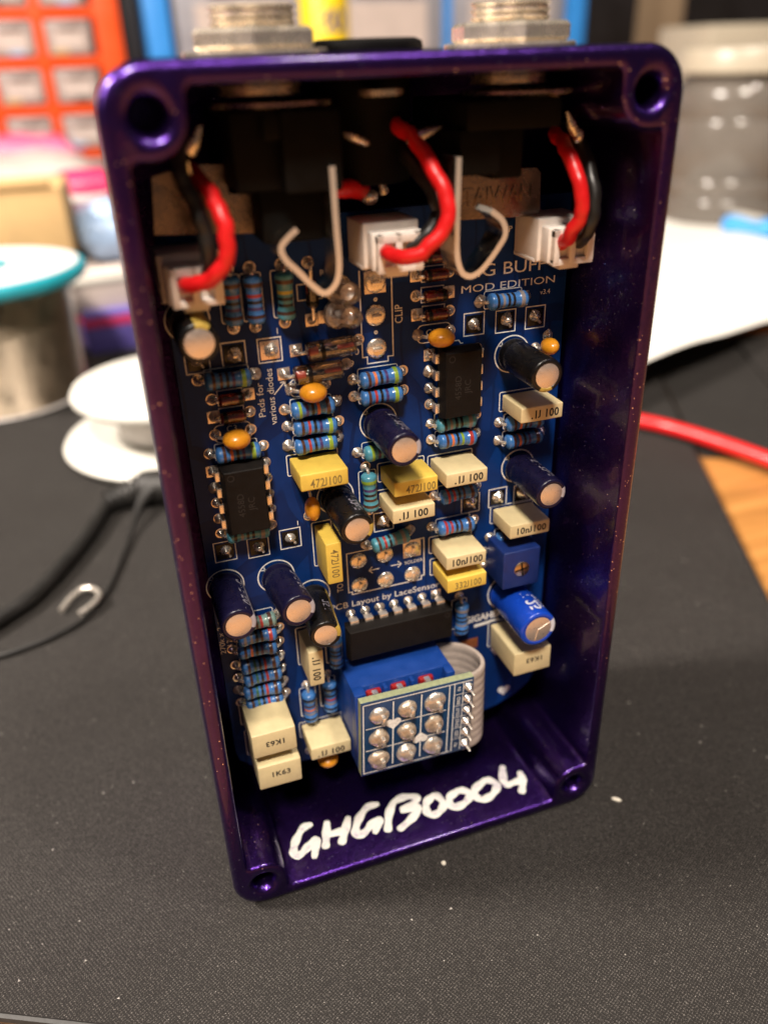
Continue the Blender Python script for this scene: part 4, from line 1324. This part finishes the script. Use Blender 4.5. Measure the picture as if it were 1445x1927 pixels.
link('silkscreen', sk.mesh('silkscreen', 'silk', False), board)

# ================================================================== things on the table round the pedal
def thing(name, label, cat, loc=(0, 0, 0), group=None):
    o = bpy.data.objects.new(name, None)
    COL.objects.link(o)
    o.location = Vector(loc)*MM
    o['label'] = label
    o['category'] = cat
    if group:
        o['group'] = group
    return o

# dust and crumbs on the mat
rd = random.Random(3)
mb = MB()
for k in range(1700):
    u, v = rd.uniform(-18, 330), rd.uniform(-180, 105)
    if k < 1200:
        u, v = rd.uniform(-19, 120), rd.uniform(-75, 100)
    x, y = uv(u, v)
    s = rd.uniform(0.04, 0.11) if rd.random() < 0.92 else rd.uniform(0.13, 0.24)
    a = rd.uniform(0, 6.28)
    e = rd.uniform(0.6, 1.8)
    pts = [(s*e*math.cos(a), s*e*math.sin(a), 0.02), (s*math.cos(a+2.0), s*math.sin(a+2.0), 0.0), (s*math.cos(a+4.1), s*math.sin(a+4.1), 0.0), (0, 0, s*0.9)]
    mb.add([(x+p[0], y+p[1], p[2]+0.01) for p in pts], [[0, 1, 2], [0, 1, 3], [1, 2, 3], [2, 0, 3]])
link('dust', mb.mesh('dust', 'dust', False), kind='stuff', label='pale dust specks scattered over the black mat', cat='dust')
def crumb(x, y, L, a, label):
    mb = MB().ellipsoid((0, 0, 0.32), (L, 0.42, 0.34), 12, 8, fn=lambda p: p*(1+0.2*mnoise.noise(p*2.0)))
    o = link('crumb', mb.mesh('crumb', 'crumb', True, 60), None, mat=Matrix.Translation(Vector((x, y, 0))*MM) @ Matrix.Rotation(R_(a), 4, 'Z'), label=label, cat='crumb', group='crumbs on the mat')
crumb(69.3, -2.2, 0.95, -40, 'small white rice shaped crumb beside the lower right pedal corner')
crumb(34.5, -3.4, 0.42, -20, 'tiny pale crumb on the mat in front of the white handwriting')

# bent component lead
pts = smooth_path([(-25.6, 98.0, 1.4), (-23.3, 102.1, 1.6), (-20.5, 104.8, 1.9), (-17.7, 103.8, 2.2), (-16.1, 99.8, 2.5), (-17.3, 96.7, 2.5), (-19.3, 94.6, 2.4), (-21.2, 93.2, 2.3)], 6)
link('bent_wire_clip', MB().tube(pts, 0.72, 10).mesh('bent_wire_clip', 'wire', True, 70), label='small U shaped silver wire clipping lying on the mat left of the pedal', cat='wire clip')

# black power lead with ribbed strain relief
t = thing('power_lead', 'thick black power lead with ribbed strain relief and barrel plug, left of the pedal', 'power lead', (-9, 152, 0))
def rel(pts, o=(-9, 152, 0)):
    return [(a-o[0], b-o[1], c-o[2]) for a, b, c in pts]
link('cable', MB().tube(smooth_path(rel([(-70, 78, 2.6), (-47, 93, 2.6), (-40, 98, 2.6), (-32, 106, 2.6), (-25, 118, 2.6), (-18, 132, 2.7), (-13, 145, 3.2), (-9.5, 152, 4)]), 6), 2.15, 14).mesh('cable', 'rubber', True, 70), t)
srp = rel([(-10.5, 149.5, 3.6), (-7, 152, 4.2), (-2, 152.5, 4.6)])
for k in range(5):
    f = k/4
    p = Vector(srp[0]).lerp(Vector(srp[2]), f)
    link('strain_rib', MB().lathe([(2.6, -0.8), (3.6+0.7*f, -0.6), (3.7+0.7*f, 0.6), (2.6, 0.8)], p, (1, 0.35-0.4*f, 0.1), 18).mesh('strain_rib', 'rubber', True, 40), t)
link('plug_body', MB().lathe([(3.4, 0), (5.2, 1.5), (5.6, 4), (5.6, 20), (4.2, 22), (2.7, 22.5), (2.7, 32)], rel([(-2, 152, 5)])[0], (1, -0.22, 0), 22).mesh('plug_body', 'rubber', True, 40), t)
pts = smooth_path([(4, 149, 6.5), (-1, 144, 4.5), (-5, 134, 2.2), (-9, 120, 1.1), (-13, 107, 0.9), (-17, 97.5, 0.9), (-21.5, 91.8, 0.9), (-28, 88, 0.9), (-34, 86, 0.9), (-39, 85, 0.9), (-48, 85, 0.9), (-70, 90, 0.9)], 6)
rs = [max(0.68, 3.0-0.22*i) for i in range(len(pts))]
link('thin_cable', MB().tube(pts, rs, 12).mesh('thin_cable', 'rubber', True, 70), label='thin black cable tapering past the bent wire clipping on the mat', cat='cable')

# white reel behind the pedal
t = thing('wire_reel', 'empty white plastic wire reel lying on its side behind the left edge of the pedal', 'reel', (16, 196, 0))
rfl = [(9.0, 0.0), (36.5, 0.0), (38.5, 1.2), (39.0, 2.6), (38.0, 4.2), (35.5, 4.8), (20, 4.4), (9.0, 4.4)]
link('lower_flange', MB().lathe([(r, h+0.6) for r, h in rfl], seg=56, cap=False).mesh('lower_flange', 'spoolwhite', True, 50), t)
link('upper_flange', MB().lathe([(r*0.86, h+19.0) for r, h in rfl], seg=56, cap=False).mesh('upper_flange', 'spoolwhite', True, 50), t)
link('hub', MB().lathe([(9.0, 1.0), (16.0, 4.8), (16.0, 19.4), (8.0, 22.8)], seg=40, cap=False).mesh('hub', 'spoolwhite', True, 40), t)
link('wire_winding', MB().lathe([(16.2, 5.2), (19.5, 6.0), (20.0, 10), (19.5, 16), (16.2, 18.8)], seg=40, cap=False).mesh('wire_winding', 'spoollabel', True, 50), t)

# solder spool
t = thing('solder_spool', 'tall solder spool with teal rim and pale top label standing at the left', 'solder spool', (-46, 276, 0))
prof = []
for k in range(60):
    prof += [(33.6, 1.2+0.76*k), (34.0, 1.2+0.76*k+0.38)]
link('solder_winding', MB().lathe(prof, seg=72, cap=False).mesh('solder_winding', 'tin', True, 40), t)
link('lower_flange', MB().lathe([(8, 0), (33.8, 0), (34.3, 0.6), (33.8, 1.2), (8, 1.2)], seg=64, cap=False).mesh('lower_flange', 'spoollabel', True, 40), t)
link('upper_flange', MB().lathe([(8, 46.6), (41.0, 46.6), (42.2, 47.8), (42.6, 49.5), (42.0, 51.2), (40.8, 52.0), (39.0, 51.8), (8, 51.8)], seg=72, cap=False).mesh('upper_flange', 'teal', True, 50), t)
link('top_label', MB().lathe([(13.5, 51.9), (13.5, 52.3), (39.5, 52.3), (39.8, 51.9)], seg=64, cap=False).mesh('top_label', 'spoollabel', True, 50), t)
link('hub_ring', MB().lathe([(8, 40), (8, 53.0), (13.4, 53.0), (13.4, 40)], seg=40, cap=False).mesh('hub_ring', 'teal', True, 50), t)

# cartons behind the solder spool
def carton(name, label, cat, lo, hi, mat, rz=0, bev=0.8, flap=None):
    c = ((lo[0]+hi[0])/2, (lo[1]+hi[1])/2, lo[2])
    mb = MB().box((lo[0]-c[0], lo[1]-c[1], 0), (hi[0]-c[0], hi[1]-c[1], hi[2]-lo[2]), bev)
    return link(name, mb.mesh(name, mat, True, 45), None, mat=Matrix.Translation(Vector(c)*MM) @ Matrix.Rotation(R_(rz), 4, 'Z'), label=label, cat=cat)
o = carton('cardboard_box', 'tan cardboard box standing behind the teal rimmed solder spool', 'box', (-120, 335, -3), (-6, 385, 73), 'card', -4, 1.5)
link('flap', MB().box((-50, -26, 76.1), (52, -20, 79), 0.8).mesh('flap', 'card'), o)
o = carton('violet_box', 'violet carton between the solder spool and the white reel', 'box', (-14, 320, -3), (60, 380, 19), 'purplebox', 8)
link('lid_band', MB().box((-37.2, -30.2, 15), (37.2, 30.2, 19.5), 0.4).mesh('lid_band', 'magenta'), o)
o = carton('component_tray', 'pale plastic component tray stacked on the violet carton', 'tray', (-16, 325, 16.8), (64, 395, 36), 'label_paper', 5)
link('tray_rim', MB().box((-41, -36, 14), (41, 36, 17), 0.6).mesh('tray_rim', 'spoolwhite'), o)
o = carton('blue_bag', 'pale blue plastic bag lying on the component tray', 'bag', (-8, 340, 36.2), (60, 400, 58), 'ltblue', 12, 9)
link('fold', MB().ellipsoid((-14, -16, 20), (18, 12, 8), 18, 10).mesh('fold', 'ltblue', True, 80), o)
o = carton('magenta_cap', 'magenta plastic cap peeking over the blue bag', 'cap', (-14, 402, -3), (22, 430, 71), 'magenta', 0, 8)
link('clear_ring', MB().lathe([(11, 60), (13, 60.5), (13, 63), (11, 63.5)], (0, -8, 0), seg=28, cap=False).mesh('clear_ring', 'spoolwhite'), o)

# plastic bags on a black case in front of the orange drawers
carton('black_case', 'flat black case on the table under the crumpled white bag', 'case', (-260, 560, -3), (70, 850, 26), 'dark', 0, 3)
def crumple(nx, ny, x0, x1, y0, y1, hfun, seed, amp=6):
    vs, fs = [], []
    for top in (1, 0):
        for j in range(ny+1):
            for i in range(nx+1):
                x, y = x0+(x1-x0)*i/nx, y0+(y1-y0)*j/ny
                e = min(i, nx-i, j, ny-j)/min(nx, ny)*2
                h = hfun(i/nx, j/ny)*min(1, e*2.2+0.05)
                nzv = mnoise.noise(Vector((x*0.035+seed, y*0.035, top*3)))*amp+mnoise.noise(Vector((x*0.10+seed, y*0.10, top*3)))*amp*0.4
                vs.append((x+nzv*0.4, y+nzv*0.3, (h+nzv*min(1, e*2)) if top else max(0, 0.1+nzv*0.02)))
    m_ = (nx+1)*(ny+1)
    for t_ in (0, 1):
        for j in range(ny):
            for i in range(nx):
                a = t_*m_+j*(nx+1)+i
                fs.append([a, a+1, a+nx+2, a+nx+1])
    for i in range(nx):
        fs.append([i, i+1, m_+i+1, m_+i])
        fs.append([ny*(nx+1)+i, ny*(nx+1)+i+1, m_+ny*(nx+1)+i+1, m_+ny*(nx+1)+i])
    for j in range(ny):
        fs.append([j*(nx+1), (j+1)*(nx+1), m_+(j+1)*(nx+1), m_+j*(nx+1)])
        fs.append([j*(nx+1)+nx, (j+1)*(nx+1)+nx, m_+(j+1)*(nx+1)+nx, m_+j*(nx+1)+nx])
    return MB().add(vs, fs)
t = thing('plastic_bag', 'crumpled white and pink plastic bag in front of the orange drawers', 'bag', (-60, 800, 26))
link('white_film', crumple(20, 12, -150, 92, -60, 30, lambda a, b: 15+14*b, 1, 5).mesh('white_film', 'bagwhite', True, 40), t)
o = link('pink_print', crumple(18, 8, -150, 84, 4, 46, lambda a, b: 32+10*b-4*a, 4, 5).mesh('pink_print', 'pinkpl', True, 40), t)

# drawer cabinets at the back
def cabinet(name, label, x0, x1, z0, z1, y, cols, rows, gap, fm, dm, lm, depth=130, post=8):
    t = thing(name, label, 'drawer cabinet', ((x0+x1)/2, y+depth/2, -3))
    ox, oy, oz = (x0+x1)/2, y+depth/2, -3
    def B(lo, hi, b=1.0):
        return MB().box((lo[0]-ox, lo[1]-oy, lo[2]-oz), (hi[0]-ox, hi[1]-oy, hi[2]-oz), b)
    for a, b in ((x0, x0+post), (x1-post, x1)):
        link('side_panel', B((a, y, z0), (b, y+depth, z1)).mesh('side_panel', fm), t)
    link('back_panel', B((x0+post, y+depth-3, z0), (x1-post, y+depth, z1)).mesh('back_panel', fm), t)
    cw_ = (x1-x0-2*post)/cols
    rh = (z1-z0)/rows
    for r in range(rows+1):
        zz = z0+r*rh
        link('shelf', B((x0+post, y+1, zz-gap/2), (x1-post, y+depth-4, zz+gap/2)).mesh('shelf', fm), t)
    for c in range(1, cols):
        xx = x0+post+c*cw_
        link('divider', B((xx-gap/2, y+0.5, z0), (xx+gap/2, y+depth-4, z1)).mesh('divider', fm), t)
    for c in range(cols):
        for r in range(rows):
            a, b = x0+post+c*cw_+gap/2+0.6, x0+post+(c+1)*cw_-gap/2-0.6
            zl, zh = z0+r*rh+gap/2+0.6, z0+(r+1)*rh-gap/2-1.5
            d = link('drawer', B((a, y-2, zl), (b, y+depth-14, zh), 1.5).mesh('drawer', dm), t)
            link('label_card', B((a+(b-a)*0.14, y-2.6, zl+(zh-zl)*0.18), (b-(b-a)*0.14, y-2.1, zh-(zh-zl)*0.30), 0.0).mesh('label_card', lm, False), d)
            if (c*7+r*3) % 3 != 1:
                link('contents', B((a+(b-a)*(0.1+0.3*((c+r) % 2)), y-2.4, zl+1), (a+(b-a)*(0.45+0.3*((c+r) % 2)), y-2.05, zl+(zh-zl)*(0.22+0.2*((c*2+r) % 3))), 0.0).mesh('contents', ('card', 'notebook', 'ltblue')[(c+2*r) % 3], False), d)
            link('handle', B((a+(b-a)*0.25, y-7, zh-(zh-zl)*0.22), (b-(b-a)*0.25, y-2, zh-(zh-zl)*0.12), 1.0).mesh('handle', dm), d)
cabinet('orange_drawer_cabinet', 'orange drawer cabinet with frosted drawers behind the plastic bag', -188, 72, -3, 249, 900, 4, 6, 10, 'drawer_orange', 'drawer_clear', 'label_paper', post=24)
cabinet('blue_drawer_cabinet', 'blue drawer cabinet with grey drawers behind the pedal', 98, 606, -3, 205, 905, 3, 2, 11, 'drawer_blue', 'drawer_grey', 'label_paper', post=24)
o = carton('black_gap_box', 'black box squeezed between the orange and the blue drawer cabinets', 'box', (74, 930, -3), (96, 1040, 240), 'dark', 0, 2)
# yellow spray can with dark blue print
t = thing('spray_can', 'yellow and blue spray can standing in front of the blue drawers', 'spray can', (229, 712, -3))
link('can_body', MB().lathe([(19, 0), (21.5, 2), (21.5, 170), (19, 176), (12, 180)], seg=40, mifun=lambda k, j: 0).mesh('can_body', 'canyellow', True, 40), t)
link('blue_band', MB().lathe([(21.6, 2.2), (21.7, 2.4), (21.7, 126), (21.6, 126.4)], seg=40, cap=False).mesh('blue_band', 'canblue', True, 40), t)
tm = text_mesh('40', 17, 25, 'canblue', 0.03, 0.0, 'C')
for v_ in tm.vertices:
    x_, y_ = v_.co.x/MM, v_.co.y/MM
    a = x_/21.7
    v_.co = Vector((21.75*math.sin(a), -21.75*math.cos(a), 150+y_))*MM
link('printed_text', tm, t)
link('cap', MB().lathe([(11.5, 178), (11.5, 200), (9, 204), (0, 204)], seg=30).mesh('cap', 'magenta', True, 40), t)
# post, dark things, ivory box and jar at the right
carton('beige_post', 'upright beige post behind the right corner of the pedal', 'post', (722, 1000, -3), (818, 1060, 420), 'beige', 0, 4)
carton('black_cabinet', 'tall black cabinet in the dark right background', 'cabinet', (880, 1100, -3), (1500, 1300, 480), 'dark', 0, 4)
carton('black_speaker', 'black box between the blue drawers and the beige post', 'box', (612, 960, -3), (716, 1080, 400), 'dark', 0, 4)
carton('ivory_box', 'ivory box behind the jar at the upper right', 'box', (556, 600, -3), (700, 690, 135), 'jarlid', -6, 4)
t = thing('storage_jar', 'cloudy plastic jar with ivory lid at the right edge behind the pedal', 'jar', (470, 462, -3))
link('jar_body', MB().lathe([(38, 0.2), (45, 1.5), (47.5, 6), (48, 20), (46.8, 22), (48, 24), (48, 34), (46.9, 36), (48, 38), (48, 74), (46.9, 76), (48, 78), (48, 90), (46, 97), (40, 102), (40, 106), (38, 106), (38, 101), (45, 95), (46, 88), (46, 24), (45, 8), (42, 3.5), (0, 3)], seg=56, cap=False).mesh('jar_body', 'jarpl', True, 50), t)
link('contents', MB().lathe([(40, 3.6), (44.6, 9), (45, 22), (44.8, 34), (36, 38), (0, 40)], seg=48, wob=0.02).mesh('contents', 'jarfill', True, 50), t)
link('lid', MB().lathe([(47, 104.5), (48.6, 105.5), (48.6, 118), (47, 120.5), (42, 121.5), (0, 121.5)], seg=56).mesh('lid', 'jarlid', True, 40), t)

# paper sheet with a curled front edge, blue pen, dark notebook, red lead
vs, fs = [], []
nx, ny = 28, 22
c00, c10, c01, c11 = Vector((140, 143)), Vector((345, 228)), Vector((330, 480)), Vector((540, 470))
mbp = []
for j in range(ny+1):
    for i in range(nx+1):
        a, b = i/nx, j/ny
        p = (c00*(1-a)+c10*a)*(1-b)+(c01*(1-a)+c11*a)*b
        curl = 13*math.exp(-b*6)+7*math.exp(-((b-0.5-0.2*a)/0.10)**2)
        z = 1.2+curl*(0.55+0.45*math.sin(a*4+0.5))+1.5*(1+mnoise.noise(Vector((a*5, b*5, 2))))
        vs.append((p.x, p.y, z))
n_ = len(vs)
vs += [(x, y, z-0.25) for x, y, z in vs]
for t_ in (0, n_):
    for j in range(ny):
        for i in range(nx):
            k = t_+j*(nx+1)+i
            fs.append([k, k+1, k+nx+2, k+nx+1])
for i in range(nx):
    fs.append([i, i+1, n_+i+1, n_+i])
    k = ny*(nx+1)+i
    fs.append([k, k+1, n_+k+1, n_+k])
for j in range(ny):
    k = j*(nx+1)
    fs.append([k, k+nx+1, n_+k+nx+1, n_+k])
    k += nx
    fs.append([k, k+nx+1, n_+k+nx+1, n_+k])
link('paper_sheet', MB().add(vs, fs).mesh('paper_sheet', 'paper', True, 60), label='curled white paper sheet lying right of the pedal', cat='paper')
t = thing('blue_pen', 'sky blue pen lying on the white paper near the jar', 'pen', (430, 388, 9))
link('barrel', MB().lathe([(2.5, -18), (6.2, -15), (6.8, 20), (6.2, 60), (3, 64)], (0, 0, 0), (0.45, -0.86, 0.0), 20).mesh('barrel', 'bluepl', True, 40), t)
link('clip', MB().box((-4, -12, 6), (4, 16, 8), 0.6).mesh('clip', 'spoolwhite'), t)
t = thing('grey_cloth', 'folded dark grey cloth lying beside the mat under the white paper', 'cloth', (262, 150, -3))
NB = [uv(u, v) for v, u in rrect(109.5, 185, 330, 320, 3, 4)]
NBr = [(x-262, y-150) for x, y in NB]
link('lower_fold', MB().prism(NBr, 0.0, 1.4).mesh('lower_fold', 'cloth', False), t)
link('upper_fold', MB().prism([(x-262, y-150) for x, y in [uv(u, v) for v, u in rrect(150, 188, 330, 318, 5, 4)]], 1.42, 3.2).mesh('upper_fold', 'cloth', False), t)
pts = smooth_path([(60, 205, 3.2), (120, 180, 3.2), (158, 157, 3.2), (173, 138, 3.2), (178, 130, 3.2), (183.5, 117, 3.3), (192, 98, 2.2), (203, 66, 0.5), (220, 20, -0.1)], 7)
link('red_lead', MB().tube(pts, 2.5, 14).mesh('red_lead', 'red', True, 70), label='thick red test lead crossing the mat edge right of the pedal', cat='lead')
